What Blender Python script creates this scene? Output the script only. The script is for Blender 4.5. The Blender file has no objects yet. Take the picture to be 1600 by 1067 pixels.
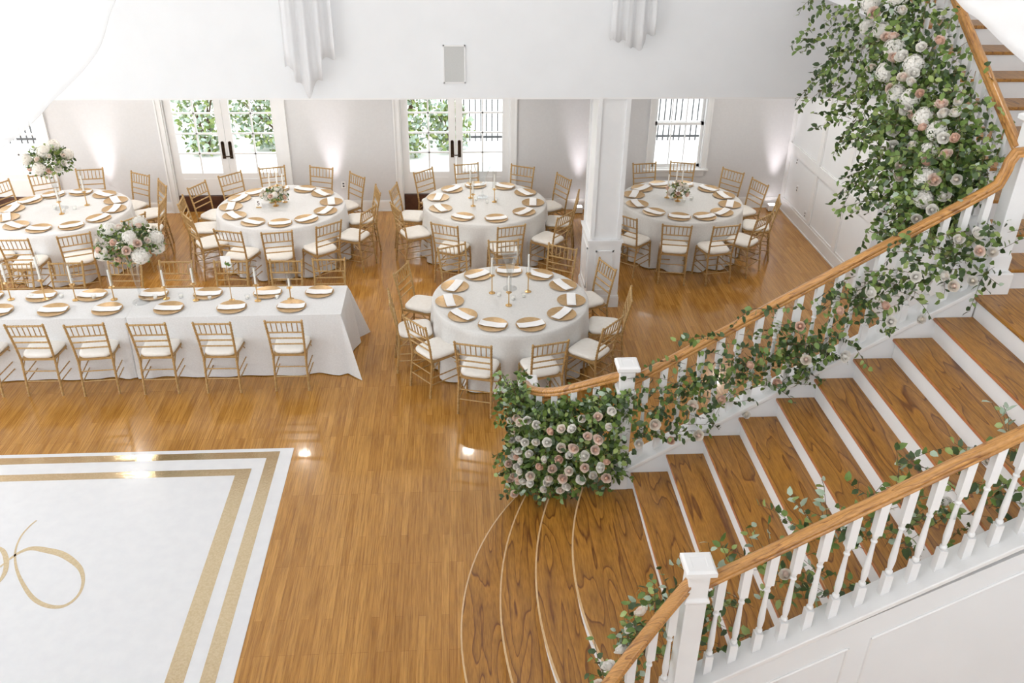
import bpy, math, random
from mathutils import Vector, Matrix
random.seed(11)
PI = math.pi
SC = bpy.context.scene
COL = SC.collection

# ------------------------------------------------------------------ camera
cam_d = bpy.data.cameras.new('camera'); cam = bpy.data.objects.new('camera', cam_d); COL.objects.link(cam)
cam_d.sensor_width = 36; cam_d.lens = 30.965; cam_d.clip_start = 0.05; cam_d.clip_end = 300
cr, cu, cf = (0.99808, -0.06046, 0.01308), (0.01838, 0.49173, 0.87055), (0.05907, 0.86865, -0.4919)
cam.matrix_world = Matrix(((cr[0], cu[0], -cf[0], 0), (cr[1], cu[1], -cf[1], 0), (cr[2], cu[2], -cf[2], 5.4), (0, 0, 0, 1)))
SC.camera = cam

# ------------------------------------------------------------------ sky, lights, exposure
world = bpy.data.worlds.new('world'); SC.world = world; world.use_nodes = True
bg = world.node_tree.nodes['Background']; bg.inputs[0].default_value = (0.96, 0.985, 1.0, 1); bg.inputs[1].default_value = 1.0
SC.view_settings.view_transform = 'Standard'; SC.view_settings.look = 'None'
SC.view_settings.gamma = 1; SC.view_settings.use_curve_mapping = False
SC.view_settings.exposure = 1.84
SC.cycles.transparent_max_bounces = 24

# ------------------------------------------------------------------ materials
MAT = {}
def mat(name, col, rough=0.5, metal=0.0, spec=0.5, **kw):
    m = bpy.data.materials.new(name); m.use_nodes = True
    b = m.node_tree.nodes['Principled BSDF']
    b.inputs['Base Color'].default_value = (*col, 1); b.inputs['Roughness'].default_value = rough
    b.inputs['Metallic'].default_value = metal; b.inputs['Specular IOR Level'].default_value = spec
    for k, v in kw.items():
        b.inputs[k.replace('_', ' ')].default_value = v
    MAT[name] = m
    return m
def nodes(m): return m.node_tree.nodes, m.node_tree.links, m.node_tree.nodes['Principled BSDF']

def mottled(name, c1, c2, scale, rough, bump=0.0, metal=0.0, detail=4.0, **kw):
    m = mat(name, c1, rough, metal, **kw); n, l, b = nodes(m)
    tc = n.new('ShaderNodeTexCoord'); no = n.new('ShaderNodeTexNoise')
    no.inputs['Scale'].default_value = scale; no.inputs['Detail'].default_value = detail
    l.new(tc.outputs['Object'], no.inputs['Vector'])
    r = n.new('ShaderNodeValToRGB'); r.color_ramp.elements[0].position = .35; r.color_ramp.elements[1].position = .65
    r.color_ramp.elements[0].color = (*c1, 1); r.color_ramp.elements[1].color = (*c2, 1)
    l.new(no.outputs['Fac'], r.inputs['Fac']); l.new(r.outputs['Color'], b.inputs['Base Color'])
    if bump:
        bp = n.new('ShaderNodeBump'); bp.inputs['Strength'].default_value = bump; bp.inputs['Distance'].default_value = .01
        l.new(no.outputs['Fac'], bp.inputs['Height']); l.new(bp.outputs['Normal'], b.inputs['Normal'])
    return m

mottled('wall_white', (.83, .85, .87), (.85, .87, .89), 3, .55)
mottled('wall_grey', (.67, .675, .69), (.69, .695, .71), 30, .6, bump=.05)
mottled('trim_white', (.83, .84, .85), (.86, .865, .87), 5, .35)
mottled('rail_white', (.84, .84, .845), (.87, .87, .87), 6, .3)
mottled('ceiling_white', (.85, .85, .85), (.87, .87, .87), 2, .7)
mottled('linen', (.72, .725, .73), (.77, .775, .785), 60, .75, bump=.08)
mottled('satin_linen', (.68, .675, .66), (.73, .725, .71), 45, .6, bump=.08)
mottled('napkin_white', (.90, .90, .90), (.93, .93, .93), 90, .8, bump=.1)
mottled('cushion_ivory', (.83, .80, .75), (.87, .845, .80), 25, .65)
mottled('chair_gold', (.40, .245, .09), (.50, .325, .135), 40, .38, metal=.25)
mottled('charger_gold', (.50, .325, .155), (.58, .395, .20), 30, .38, metal=.35)
mottled('brass', (.65, .42, .17), (.72, .49, .22), 30, .25, metal=.8)
mottled('vinyl_white', (.71, .72, .745), (.74, .75, .77), 9, .25, bump=.02)
mottled('gold_foil', (.58, .46, .29), (.66, .54, .36), 60, .12, bump=.10, metal=.9)
mottled('petal_white', (.90, .87, .80), (.93, .905, .85), 40, .6)
mottled('petal_ivory', (.89, .80, .68), (.92, .85, .75), 40, .6)
mottled('petal_blush', (.87, .67, .56), (.91, .75, .65), 40, .6)
mottled('petal_peach', (.85, .54, .39), (.89, .64, .50), 40, .6)
mottled('leaf_dark', (.028, .058, .014), (.055, .10, .025), 14, .42)
mottled('leaf_mid', (.10, .17, .03), (.15, .24, .05), 14, .42)
mottled('leaf_light', (.22, .30, .07), (.31, .38, .13), 14, .45)
mottled('leaf_sage', (.33, .43, .31), (.42, .50, .40), 14, .5)
mottled('leaf_pale', (.40, .52, .46), (.52, .62, .56), 14, .5)
mottled('twig', (.08, .045, .02), (.13, .075, .035), 20, .7)
mottled('candle_wax', (.90, .88, .83), (.93, .91, .87), 10, .5)
mottled('bronze', (.035, .022, .014), (.06, .035, .02), 30, .35, metal=.7)
mottled('iron', (.02, .022, .026), (.04, .042, .046), 20, .5)
mottled('threshold_wood', (.055, .02, .012), (.10, .04, .02), 12, .5)
mottled('patio', (.80, .80, .78), (.86, .86, .85), 2, .8)
mottled('speaker_grey', (.55, .56, .55), (.60, .61, .60), 200, .6, bump=.2)
mottled('plastic_white', (.85, .85, .85), (.88, .88, .88), 10, .4)
mottled('dark_slot', (.03, .03, .03), (.05, .05, .05), 10, .6)
mottled('sheer', (.93, .935, .94), (.95, .955, .96), 8, .8)

def lamp_mat(name, col, strength):
    m = mat(name, col, .5); b = m.node_tree.nodes['Principled BSDF']
    b.inputs['Emission Color'].default_value = (*col, 1); b.inputs['Emission Strength'].default_value = strength
lamp_mat('lamp_warm', (1, .94, .86), 60.0)
lamp_mat('lamp_white', (1, .92, .93), 4.0)
lamp_mat('lamp_hall_added', (1, .98, .96), 5.0)
lamp_mat('flame', (1, .75, .4), 4.0)

def sheer_mix(m, transp, transl):
    n, l, b = nodes(m); out = n['Material Output']
    t = n.new('ShaderNodeBsdfTransparent'); tr = n.new('ShaderNodeBsdfTranslucent'); tr.inputs[0].default_value = (.95, .95, .96, 1)
    m1 = n.new('ShaderNodeMixShader'); m1.inputs[0].default_value = transl
    l.new(b.outputs[0], m1.inputs[1]); l.new(tr.outputs[0], m1.inputs[2])
    m2 = n.new('ShaderNodeMixShader'); m2.inputs[0].default_value = transp
    l.new(m1.outputs[0], m2.inputs[1]); l.new(t.outputs[0], m2.inputs[2]); l.new(m2.outputs[0], out.inputs[0])
sheer_mix(MAT['sheer'], .3, .45)
for k in ('petal_white', 'petal_ivory', 'petal_blush', 'petal_peach'): sheer_mix(MAT[k], 0, .25)

def glass(name, tint, mix):
    m = bpy.data.materials.new(name); m.use_nodes = True; n = m.node_tree.nodes; l = m.node_tree.links
    n.remove(n['Principled BSDF']); out = n['Material Output']
    t = n.new('ShaderNodeBsdfTransparent'); t.inputs[0].default_value = (*tint, 1)
    g = n.new('ShaderNodeBsdfGlossy'); g.inputs['Roughness'].default_value = .03
    f0 = n.new('ShaderNodeLayerWeight'); f0.inputs[0].default_value = .25
    pw = n.new('ShaderNodeMath'); pw.operation = 'POWER'; pw.inputs[1].default_value = 2.0; l.new(f0.outputs['Facing'], pw.inputs[0])
    f = n.new('ShaderNodeMath'); f.operation = 'MULTIPLY_ADD'; f.inputs[1].default_value = mix; f.inputs[2].default_value = .04; l.new(pw.outputs[0], f.inputs[0])
    s = n.new('ShaderNodeMixShader'); l.new(f.outputs[0], s.inputs[0]); l.new(t.outputs[0], s.inputs[1]); l.new(g.outputs[0], s.inputs[2])
    l.new(s.outputs[0], out.inputs[0]); MAT[name] = m
glass('window_glass', (.98, .99, .99), .25)
glass('vase_glass', (.98, .985, .985), .4)
glass('crystal', (.955, .965, .97), .95)

def wood_floor():
    m = mat('oak_floor', (.4, .2, .06), .2); n, l, b = nodes(m)
    b.inputs['Coat Weight'].default_value = .4; b.inputs['Coat Roughness'].default_value = .06; b.inputs['Specular IOR Level'].default_value = .3
    tc = n.new('ShaderNodeTexCoord'); mp = n.new('ShaderNodeMapping'); mp.inputs['Rotation'].default_value = (0, 0, PI / 2)
    l.new(tc.outputs['Object'], mp.inputs['Vector'])
    br = n.new('ShaderNodeTexBrick'); br.offset = .37; br.offset_frequency = 3
    br.inputs['Scale'].default_value = 1; br.inputs['Brick Width'].default_value = .95; br.inputs['Row Height'].default_value = .062
    br.inputs['Mortar Size'].default_value = .0012; br.inputs['Mortar Smooth'].default_value = .3; br.inputs['Bias'].default_value = 0
    br.inputs['Color1'].default_value = (.41, .195, .038, 1); br.inputs['Color2'].default_value = (.54, .28, .068, 1)
    br.inputs['Mortar'].default_value = (.25, .10, .02, 1)
    l.new(mp.outputs[0], br.inputs['Vector'])
    m2 = n.new('ShaderNodeMapping'); m2.inputs['Scale'].default_value = (42, 1.7, 1); l.new(tc.outputs['Object'], m2.inputs['Vector'])
    no = n.new('ShaderNodeTexNoise'); no.inputs['Scale'].default_value = 1.6; no.inputs['Detail'].default_value = 6; no.inputs['Roughness'].default_value = .65
    l.new(m2.outputs[0], no.inputs['Vector'])
    r = n.new('ShaderNodeValToRGB'); r.color_ramp.elements[0].position = .32; r.color_ramp.elements[1].position = .6
    r.color_ramp.elements[0].color = (.50, .42, .33, 1); r.color_ramp.elements[1].color = (1.1, 1.08, 1.05, 1)
    l.new(no.outputs['Fac'], r.inputs['Fac'])
    mx = n.new('ShaderNodeMix'); mx.data_type = 'RGBA'; mx.blend_type = 'MULTIPLY'; mx.inputs['Factor'].default_value = .8
    l.new(br.outputs['Color'], mx.inputs['A']); l.new(r.outputs['Color'], mx.inputs['B'])
    l.new(mx.outputs['Result'], b.inputs['Base Color'])
    bp = n.new('ShaderNodeBump'); bp.inputs['Strength'].default_value = .06; bp.inputs['Distance'].default_value = .004
    l.new(no.outputs['Fac'], bp.inputs['Height']); l.new(bp.outputs['Normal'], b.inputs['Normal'])
wood_floor()

def grain_wood(name, base, dark, axis_scale, freq, rough, coat):
    m = mat(name, base, rough); n, l, b = nodes(m); b.inputs['Coat Weight'].default_value = coat; b.inputs['Coat Roughness'].default_value = .15
    tc = n.new('ShaderNodeTexCoord'); oi = n.new('ShaderNodeObjectInfo')
    sc = n.new('ShaderNodeVectorMath'); sc.operation = 'SCALE'; sc.inputs[0].default_value = (3.1, 17.7, 5.3); l.new(oi.outputs['Random'], sc.inputs['Scale'])
    ad = n.new('ShaderNodeVectorMath'); ad.operation = 'ADD'; l.new(tc.outputs['Object'], ad.inputs[0]); l.new(sc.outputs[0], ad.inputs[1])
    mp = n.new('ShaderNodeMapping'); mp.inputs['Scale'].default_value = axis_scale; l.new(ad.outputs[0], mp.inputs['Vector'])
    no = n.new('ShaderNodeTexNoise'); no.inputs['Scale'].default_value = 1; no.inputs['Detail'].default_value = 1.5; no.inputs['Roughness'].default_value = .45; no.inputs['Distortion'].default_value = .4
    l.new(mp.outputs[0], no.inputs['Vector'])
    mu = n.new('ShaderNodeMath'); mu.operation = 'MULTIPLY'; mu.inputs[1].default_value = freq; l.new(no.outputs['Fac'], mu.inputs[0])
    fr = n.new('ShaderNodeMath'); fr.operation = 'FRACT'; l.new(mu.outputs[0], fr.inputs[0])
    r = n.new('ShaderNodeValToRGB'); e = r.color_ramp.elements
    e[0].position = 0; e[0].color = (*dark, 1); e[1].position = .10; e[1].color = (*[.7 * x + .3 * y for x, y in zip(base, dark)], 1)
    x = e.new(.45); x.color = (*base, 1); x = e.new(.93); x.color = (*[c * 1.15 for c in base], 1); x = e.new(1.0); x.color = (*dark, 1)
    l.new(fr.outputs[0], r.inputs['Fac'])
    m2 = n.new('ShaderNodeMapping'); m2.inputs['Scale'].default_value = tuple(s * 9 for s in axis_scale); l.new(ad.outputs[0], m2.inputs['Vector'])
    n2 = n.new('ShaderNodeTexNoise'); n2.inputs['Scale'].default_value = 1.5; n2.inputs['Detail'].default_value = 5; l.new(m2.outputs[0], n2.inputs['Vector'])
    r2 = n.new('ShaderNodeValToRGB'); r2.color_ramp.elements[0].position = .3; r2.color_ramp.elements[1].position = .62
    r2.color_ramp.elements[0].color = (.62, .55, .46, 1); r2.color_ramp.elements[1].color = (1.1, 1.1, 1.1, 1); l.new(n2.outputs['Fac'], r2.inputs['Fac'])
    mx = n.new('ShaderNodeMix'); mx.data_type = 'RGBA'; mx.blend_type = 'MULTIPLY'; mx.inputs['Factor'].default_value = .75
    l.new(r.outputs['Color'], mx.inputs['A']); l.new(r2.outputs['Color'], mx.inputs['B']); l.new(mx.outputs['Result'], b.inputs['Base Color'])
grain_wood('oak_tread', (.37, .17, .026), (.15, .05, .009), (7, .8, 7), 8, .36, .15)
grain_wood('oak_rail', (.52, .26, .075), (.27, .11, .03), (2.0, 24, 2.4), 5, .3, .25)
grain_wood('oak_rail_y', (.52, .26, .075), (.27, .11, .03), (24, 2.0, 2.4), 5, .3, .25)
mottled('worn_edge_highlight', (.62, .42, .22), (.70, .50, .28), 20, .4)
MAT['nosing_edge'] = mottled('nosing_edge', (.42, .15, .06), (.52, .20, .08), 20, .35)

# ------------------------------------------------------------------ mesh helpers
class MB:
    def __init__(s): s.v = []; s.f = []; s.mi = []; s.cur = 0
    def add(s, vs, fs):
        o = len(s.v); s.v += [tuple(v) for v in vs]
        for f in fs: s.f.append(tuple(i + o for i in f)); s.mi.append(s.cur)
    def box(s, x0, x1, y0, y1, z0, z1):
        vs = [(x, y, z) for z in (z0, z1) for y in (y0, y1) for x in (x0, x1)]
        s.add(vs, [(0, 2, 3, 1), (4, 5, 7, 6), (0, 1, 5, 4), (2, 6, 7, 3), (0, 4, 6, 2), (1, 3, 7, 5)]); return s
    def tube(s, pts, r, n=8, cap=True, ph=0.0):
        pts = [Vector(p) for p in pts]; m = len(pts)
        rs = r if isinstance(r, (list, tuple)) else [r] * m
        vs = []; up = None
        for i, p in enumerate(pts):
            t = (pts[min(i + 1, m - 1)] - pts[max(i - 1, 0)]).normalized()
            if up is None:
                up = Vector((0, 0, 1)) if abs(t.z) < .9 else Vector((0, 1, 0))
            a = t.cross(up)
            if a.length < 1e-6: a = t.cross(Vector((1, 0, 0)))
            a.normalize(); b = a.cross(t).normalized(); up = b
            for k in range(n):
                th = 2 * PI * k / n + ph
                vs.append(p + (a * math.cos(th) + b * math.sin(th)) * rs[i])
        fs = [(i * n + k, i * n + (k + 1) % n, (i + 1) * n + (k + 1) % n, (i + 1) * n + k) for i in range(m - 1) for k in range(n)]
        if cap: fs += [tuple(range(n - 1, -1, -1)), tuple((m - 1) * n + k for k in range(n))]
        s.add(vs, fs); return s
    def lathe(s, prof, n=16, c=(0, 0, 0), ph=0.0, sq=False, cap=True):
        vs = []
        for r, z in prof:
            for k in range(n):
                th = 2 * PI * (k + ph) / n
                vs.append((c[0] + r * math.cos(th), c[1] + r * math.sin(th), c[2] + z))
        m = len(prof)
        fs = [(i * n + k, i * n + (k + 1) % n, (i + 1) * n + (k + 1) % n, (i + 1) * n + k) for i in range(m - 1) for k in range(n)]
        if cap: fs += [tuple(range(n - 1, -1, -1)), tuple((m - 1) * n + k for k in range(n))]
        s.add(vs, fs); return s
    def square_lathe(s, prof, c=(0, 0, 0)):
        return s.lathe([(r * math.sqrt(2), z) for r, z in prof], 4, c, .5)
    def prism(s, poly, a, lo, hi):
        """polygon in the plane normal to axis a, extruded lo..hi"""
        def P(p, w):
            q = list(p); q.insert(a, w); return tuple(q)
        n = len(poly)
        vs = [P(p, lo) for p in poly] + [P(p, hi) for p in poly]
        s.add(vs, [tuple(range(n - 1, -1, -1)), tuple(range(n, 2 * n))] + [(k, (k + 1) % n, n + (k + 1) % n, n + k) for k in range(n)]); return s
    def sweep(s, path, prof):
        """profile (side, up) swept along a path, kept upright"""
        path = [Vector(p) for p in path]; m = len(path); n = len(prof); vs = []
        for i, p in enumerate(path):
            t0 = (path[i] - path[i - 1]).normalized() if i else (path[1] - path[0]).normalized()
            t1 = (path[i + 1] - path[i]).normalized() if i < m - 1 else t0
            t = (t0 + t1).normalized()
            side = Vector((t.y, -t.x, 0))
            if side.length < .15: side = s.last if hasattr(s, 'last') else Vector((0, -1, 0))
            side.normalize(); s.last = side
            up = side.cross(t).normalized()
            k = 1 / max(.6, t.dot(t1))
            for a, b in prof: vs.append(p + side * a + up * b * k)
        fs = [(i * n + k, i * n + (k + 1) % n, (i + 1) * n + (k + 1) % n, (i + 1) * n + k) for i in range(m - 1) for k in range(n)]
        fs += [tuple(range(n - 1, -1, -1)), tuple((m - 1) * n + k for k in range(n))]
        s.add(vs, fs); return s
    def grid(s, fn, nu, nv, close_u=False):
        vs = [fn(i / nu, j / nv) for j in range(nv + 1) for i in range(nu + (0 if close_u else 1))]
        w = nu if close_u else nu + 1
        fs = [(j * w + i, j * w + (i + 1) % w, (j + 1) * w + (i + 1) % w, (j + 1) * w + i) for j in range(nv) for i in range(nu)]
        s.add(vs, fs); return s
    def mesh(s, name, mats, smooth=35):
        me = bpy.data.meshes.new(name); me.from_pydata(s.v, [], s.f)
        for m in (mats if isinstance(mats, (list, tuple)) else [mats]): me.materials.append(MAT[m])
        if any(s.mi): me.polygons.foreach_set('material_index', s.mi)
        if smooth:
            me.polygons.foreach_set('use_smooth', [True] * len(s.f))
            if smooth < 180: me.set_sharp_from_angle(angle=math.radians(smooth))
        me.update(); return me
    def build(s, name, mats, parent=None, smooth=35, bevel=0, solid=0, loc=None):
        o = bpy.data.objects.new(name, s.mesh(name, mats, smooth)); COL.objects.link(o)
        if parent: o.parent = parent
        if loc: o.location = loc
        if solid:
            md = o.modifiers.new('solid', 'SOLIDIFY'); md.thickness = solid; md.offset = 0
        if bevel:
            md = o.modifiers.new('bevel', 'BEVEL'); md.width = bevel; md.segments = 2; md.limit_method = 'ANGLE'; md.angle_limit = math.radians(40)
        return o
def tag(o, label=None, cat=None, group=None, kind=None):
    if label: o['label'] = label
    if cat: o['category'] = cat
    if group: o['group'] = group
    if kind: o['kind'] = kind
    return o
def empty(name, loc=(0, 0, 0), rz=0.0):
    o = bpy.data.objects.new(name, None); o.empty_display_size = .1; COL.objects.link(o); o.location = loc; o.rotation_euler = (0, 0, rz); return o
def copy_tree(o, parent=None):
    c = o.copy(); COL.objects.link(c)
    if parent: c.parent = parent
    for ch in o.children: copy_tree(ch, c)
    return c
def struct(mb, name, m, parent=None, **kw):
    o = mb.build(name, m, parent, **kw)
    if not parent: o['kind'] = 'structure'
    return o

# ------------------------------------------------------------------ room shell
YB = 14.08      # back wall face
YU = 10.45      # upper wall / beam face
XR = 5.55       # right wall face
CZ = 2.77       # dining ceiling
struct(MB().box(-10, XR + .2, -1.5, YB + .2, -.12, 0), 'floor', 'oak_floor', smooth=0)
doors = {1: (-8.33, -6.50), 2: (-4.595, -2.785), 3: (-.90, .885)}
WIN = (3.23, 4.08, .70, 2.2)
w = MB(); xs = [-10]
for k in (1, 2, 3): xs += list(doors[k])
for a, b in zip(xs[0::2], xs[1::2]): w.box(a, b, YB, YB + .2, 0, CZ)
w.box(doors[3][1], WIN[0], YB, YB + .2, 0, CZ); w.box(WIN[1], XR + .2, YB, YB + .2, 0, CZ)
w.box(WIN[0], WIN[1], YB, YB + .2, 0, WIN[2]); w.box(WIN[0], WIN[1], YB, YB + .2, WIN[3], CZ)
for k in doors: w.box(*doors[k], YB, YB + .2, 2.15, CZ)
struct(w, 'wall_back', 'wall_grey', smooth=0)
struct(MB().box(XR, XR + .2, -1.5, YB, 0, 7), 'wall_right', 'wall_white', smooth=0)
struct(MB().box(-10, XR, YU, YU + .2, CZ + .02, 7), 'wall_upper', 'wall_white', smooth=0)
struct(MB().box(-10, XR, YU, YB, CZ, CZ + .02), 'ceiling', 'ceiling_white', smooth=0)

struct(MB().box(-10, XR, -3, YU, 7, 7.1), 'ceiling_hall', 'ceiling_white', smooth=0)

struct(MB().box(-10, XR, -3, .9, 3.6, 3.9), 'floor_balcony', 'ceiling_white', smooth=0)
struct(MB().box(-10, 1.2, -1.7, -1.5, 0, 3.6).box(1.2, XR + .2, -1.7, -1.5, 2.1, 3.6).box(XR - .9, XR + .2, -1.7, -1.5, 0, 2.1), 'wall_front_unseen', 'wall_white', smooth=0)  # unseen wall, its opening shaped to let light onto the stair side

struct(MB().box(-10.2, -10, -3, YU, 4.6, 7), 'wall_left_blocker', 'wall_white', smooth=0)  # unseen upper band, added to cut the light on the upper wall's left

# skirting
b = MB()
def base_run(b, x0, x1):
    b.box(x0, x1, YB - .018, YB, 0, .165); b.box(x0, x1, YB - .012, YB, .165, .185)
    b.box(x0, x1, YB - .028, YB - .018, 0, .02)
for a, c in ((-10, -8.44), (-6.39, -4.70), (-2.68, -1.0), (.985, XR)): base_run(b, a, c)
struct(b, 'baseboard_back', 'trim_white', smooth=0)
# right wall: base, chair rail boards and battens
b = MB()
b.box(XR - .02, XR, YU, YB, 0, .19); b.box(XR - .012, XR, YU, YB, .19, .21); b.box(XR - .032, XR - .02, YU, YB, 0, .02)
struct(b, 'baseboard_right', 'trim_white', smooth=0)
b = MB()
b.box(XR - .026, XR, YU, YB - .001, 1.02, 1.17)
for yc in (12.77, 11.72): b.box(XR - .022, XR, yc - .06, yc + .06, .21, CZ)
b.box(XR - .022, XR, YB - .12, YB - .002, .21, CZ)
for z0, z1 in ((.21, 1.02), (1.17, CZ)):
    for y0, y1 in ((12.83, 13.96), (11.78, 12.71), (10.6, 11.66)):
        for zz in (z0, z1 - .02): b.box(XR - .014, XR, y0, y1, zz, zz + .02)
        for yy in (y0, y1 - .02): b.box(XR - .014, XR, yy, yy + .02, z0, z1)
struct(b, 'trim_1', 'trim_white', smooth=0)
# pilaster where the beam meets the right wall
b = MB(); b.box(XR - .12, XR, YU, YU + .16, 0, CZ)
struct(b, 'trim_2', 'trim_white', smooth=0)

# column
col = empty('column_1', (1.90, 10.78, 0)); col['kind'] = 'structure'
b = MB(); hw, hd = .197, .33
b.box(-hw + .025, hw - .025, -hd + .025, hd - .025, 0, CZ)
for sx in (-1, 1):
    for sy in (-1, 1):
        b.box(sx * hw - (.05 if sx > 0 else 0), sx * hw + (.05 if sx < 0 else 0), sy * hd - (.05 if sy > 0 else 0), sy * hd + (.05 if sy < 0 else 0), .98, CZ)
b.build('shaft', 'trim_white', col, smooth=0)
b = MB(); W, D = hw + .012, hd + .012
b.box(-W, W, -D, D, 0, .93); b.box(-W - .016, W + .016, -D - .016, D + .016, 0, .14); b.box(-W - .01, W + .01, -D - .01, D + .01, .14, .165)
b.box(-W - .02, W + .02, -D - .02, D + .02, .93, .96); b.box(-W - .008, W + .008, -D - .008, D + .008, .90, .93)
for (x0, x1, z0, z1) in ((-.12, .12, .80, .82), (-.12, .12, .24, .26), (-.12, -.10, .24, .82), (.10, .12, .24, .82)):
    b.box(x0, x1, -D - .012, -D, z0, z1)
for (y0, y1, z0, z1) in ((-.25, .25, .80, .82), (-.25, .25, .24, .26), (-.25, -.23, .24, .82), (.23, .25, .24, .82)):
    b.box(-W - .012, -W, y0, y1, z0, z1)
b.build('wainscot', 'trim_white', col, smooth=0)

# french doors
def french_door(k):
    x0, x1 = doors[k]; xc = (x0 + x1) / 2
    root = empty('door_%d' % k, (xc, YB, 0)); root['kind'] = 'structure'
    hw = (x1 - x0) / 2
    b = MB()
    for s in (-1, 1):
        a, c = sorted((s * hw, s * (hw + .10)))
        b.box(a, c, -.022, 0, 0, 2.25)
        a, c = sorted((s * (hw + .075), s * (hw + .10))); b.box(a, c, -.036, -.022, 0, 2.25)
        a, c = sorted((s * hw, s * (hw - .018))); b.box(a, c, 0, .2, 0, 2.15)
    b.box(-hw - .10, hw + .10, -.022, 0, 2.15, 2.25); b.box(-hw, hw, 0, .2, 2.13, 2.15)
    b.build('casing', 'trim_white', root, smooth=0)
    MB().box(-hw + .02, hw - .02, .03, .2, 0, .27).build('threshold', 'threshold_wood', root, smooth=0, bevel=.008)
    lw = hw - .018
    for s in (-1, 1):
        L = empty('door_leaf', (s * lw / 2, .075, 0)); L.parent = root
        h = lw / 2 - .003; y0, y1 = -.022, .022; zb, zt = .28, 2.13
        g0, g1 = .655, 1.955; gx = h - .112
        b = MB()
        b.box(-h, -gx, y0, y1, zb, zt); b.box(gx, h, y0, y1, zb, zt); b.box(-gx, gx, y0, y1, zb, g0); b.box(-gx, gx, y0, y1, g1, zt)
        b.box(-gx + .02, gx - .02, y0 - .008, y0, .36, .56)
        b.build('leaf_frame', 'trim_white', L, smooth=0)
        b = MB(); b.box(-.012, .012, y0 + .006, y1 - .006, g0, g1)
        for q in range(1, 4):
            z = g0 + (g1 - g0) * q / 4; b.box(-gx, gx, y0 + .006, y1 - .006, z - .012, z + .012)
        b.build('muntin', 'trim_white', L, smooth=0)
        MB().box(-gx, gx, -.003, .003, g0, g1).build('glass', 'window_glass', L, smooth=0)
        hb = MB(); hx = -s * (h - .055)
        hb.box(hx - .026, hx + .026, y0 - .008, y0, .90, 1.16)
        hb.lathe([(.026, 0), (.026, .008)], 16, (0, 0, 0))
        n0 = len(hb.v) - 32
        for i in range(n0, n0 + 32):
            x, y, z = hb.v[i]; hb.v[i] = (hx + x, y0 - z, 1.16 + y)
        hb.tube([(hx, y0, .95), (hx, y0 - .045, .95), (hx - s * .01, y0 - .05, .95), (hx - s * .075, y0 - .05, .945)], .009, 8)
        hb.build('handle', 'bronze', L, smooth=40)
    return root
for k in doors: french_door(k)

# sash window
def sash_window():
    x0, x1, z0, z1 = WIN; xc = (x0 + x1) / 2; hw = (x1 - x0) / 2
    root = empty('window_1', (xc, YB, 0)); root['kind'] = 'structure'
    b = MB()
    for s in (-1, 1):
        a, c = sorted((s * hw, s * (hw + .09))); b.box(a, c, -.022, 0, z0, z1 + .09)
        a, c = sorted((s * (hw + .065), s * (hw + .09))); b.box(a, c, -.036, -.022, z0, z1 + .09)
        a, c = sorted((s * hw, s * (hw - .015))); b.box(a, c, 0, .2, z0, z1)
    b.box(-hw, hw, -.022, 0, z1, z1 + .09); b.box(-hw, hw, 0, .2, z0, z0 + .015)
    b.box(-hw - .06, hw + .06, -.02, 0, z0 - .13, z0 - .03)
    b.build('casing', 'trim_white', root, smooth=0)
    MB().box(-hw - .12, hw + .12, -.07, .06, z0 - .03, z0).build('sill', 'trim_white', root, smooth=0, bevel=.006)
    for nm, za, zb, y in (('lower_sash', z0 + .015, 1.46, .07), ('upper_sash', 1.42, z1, .11)):
        h = hw - .016; b = MB()
        b.box(-h, -h + .045, y - .018, y + .018, za, zb); b.box(h - .045, h, y - .018, y + .018, za, zb)
        b.box(-h, h, y - .018, y + .018, za, za + .05); b.box(-h, h, y - .018, y + .018, zb - .042, zb)
        S = b.build(nm, 'trim_white', root, smooth=0)
        m = MB()
        for q in (-1, 1): m.box(q * (h - .045) / 3 - .008, q * (h - .045) / 3 + .008, y - .01, y + .01, za + .05, zb - .042)
        m.build('muntin', 'trim_white', S, smooth=0)
        MB().box(-h + .045, h - .045, y - .003, y + .003, za + .05, zb - .042).build('glass', 'window_glass', S, smooth=0)
sash_window()

# ------------------------------------------------------------------ outside
struct(MB().box(-30, 30, YB + .2, 45, -.2, -.1), 'ground', 'patio', smooth=0)
def fence(x0, x1, y, label):
    root = empty('iron_fence', ((x0 + x1) / 2, y, -.1)); h = (x1 - x0) / 2
    tag(root, label, 'fence')
    b = MB()
    for z in (.12, 1.42): b.box(-h, h, -.02, .02, z, z + .04)
    b.build('rail', 'iron', root, smooth=0)
    n = int(2 * h / .115)
    b0 = None
    for i in range(min(n, 95) + 1):
        if b0 is None:
            b0 = MB().box(-.012, .012, -.012, .012, 0, 1.55).build('picket', 'iron', root, smooth=0); o = b0
        else:
            o = b0.copy(); COL.objects.link(o)
        o.location = (-h + 2 * h * i / n, 0, .05)
fence(-.3, 6.6, 18.2, 'black iron picket fence outside the sash window and middle doors')
fence(-11.5, -6.4, 18.2, 'black iron picket fence outside the farthest french doors')

LEAFV = [(0, 0, 0), (0, .34, .02), (0, .7, .0), (0, 1, -.08), (-.30, .26, .07), (-.27, .66, .03), (.30, .26, .07), (.27, .66, .03)]
LEAFF = [(0, 6, 1), (1, 6, 7, 2), (2, 7, 3), (0, 1, 4), (1, 2, 5, 4), (2, 3, 5)]
def rnd_unit():
    while True:
        v = Vector((random.uniform(-1, 1), random.uniform(-1, 1), random.uniform(-1, 1)))
        if .05 < v.length < 1: return v.normalized()
def leaf(mb, p, d, nrm, L, wk=1.0):
    d = d.normalized(); s = d.cross(nrm)
    if s.length < 1e-4: s = d.orthogonal()
    s.normalize(); u = s.cross(d)
    mb.add([p + s * (x * L * wk) + d * (y * L) + u * (z * L) for x, y, z in LEAFV], LEAFF)

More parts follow.
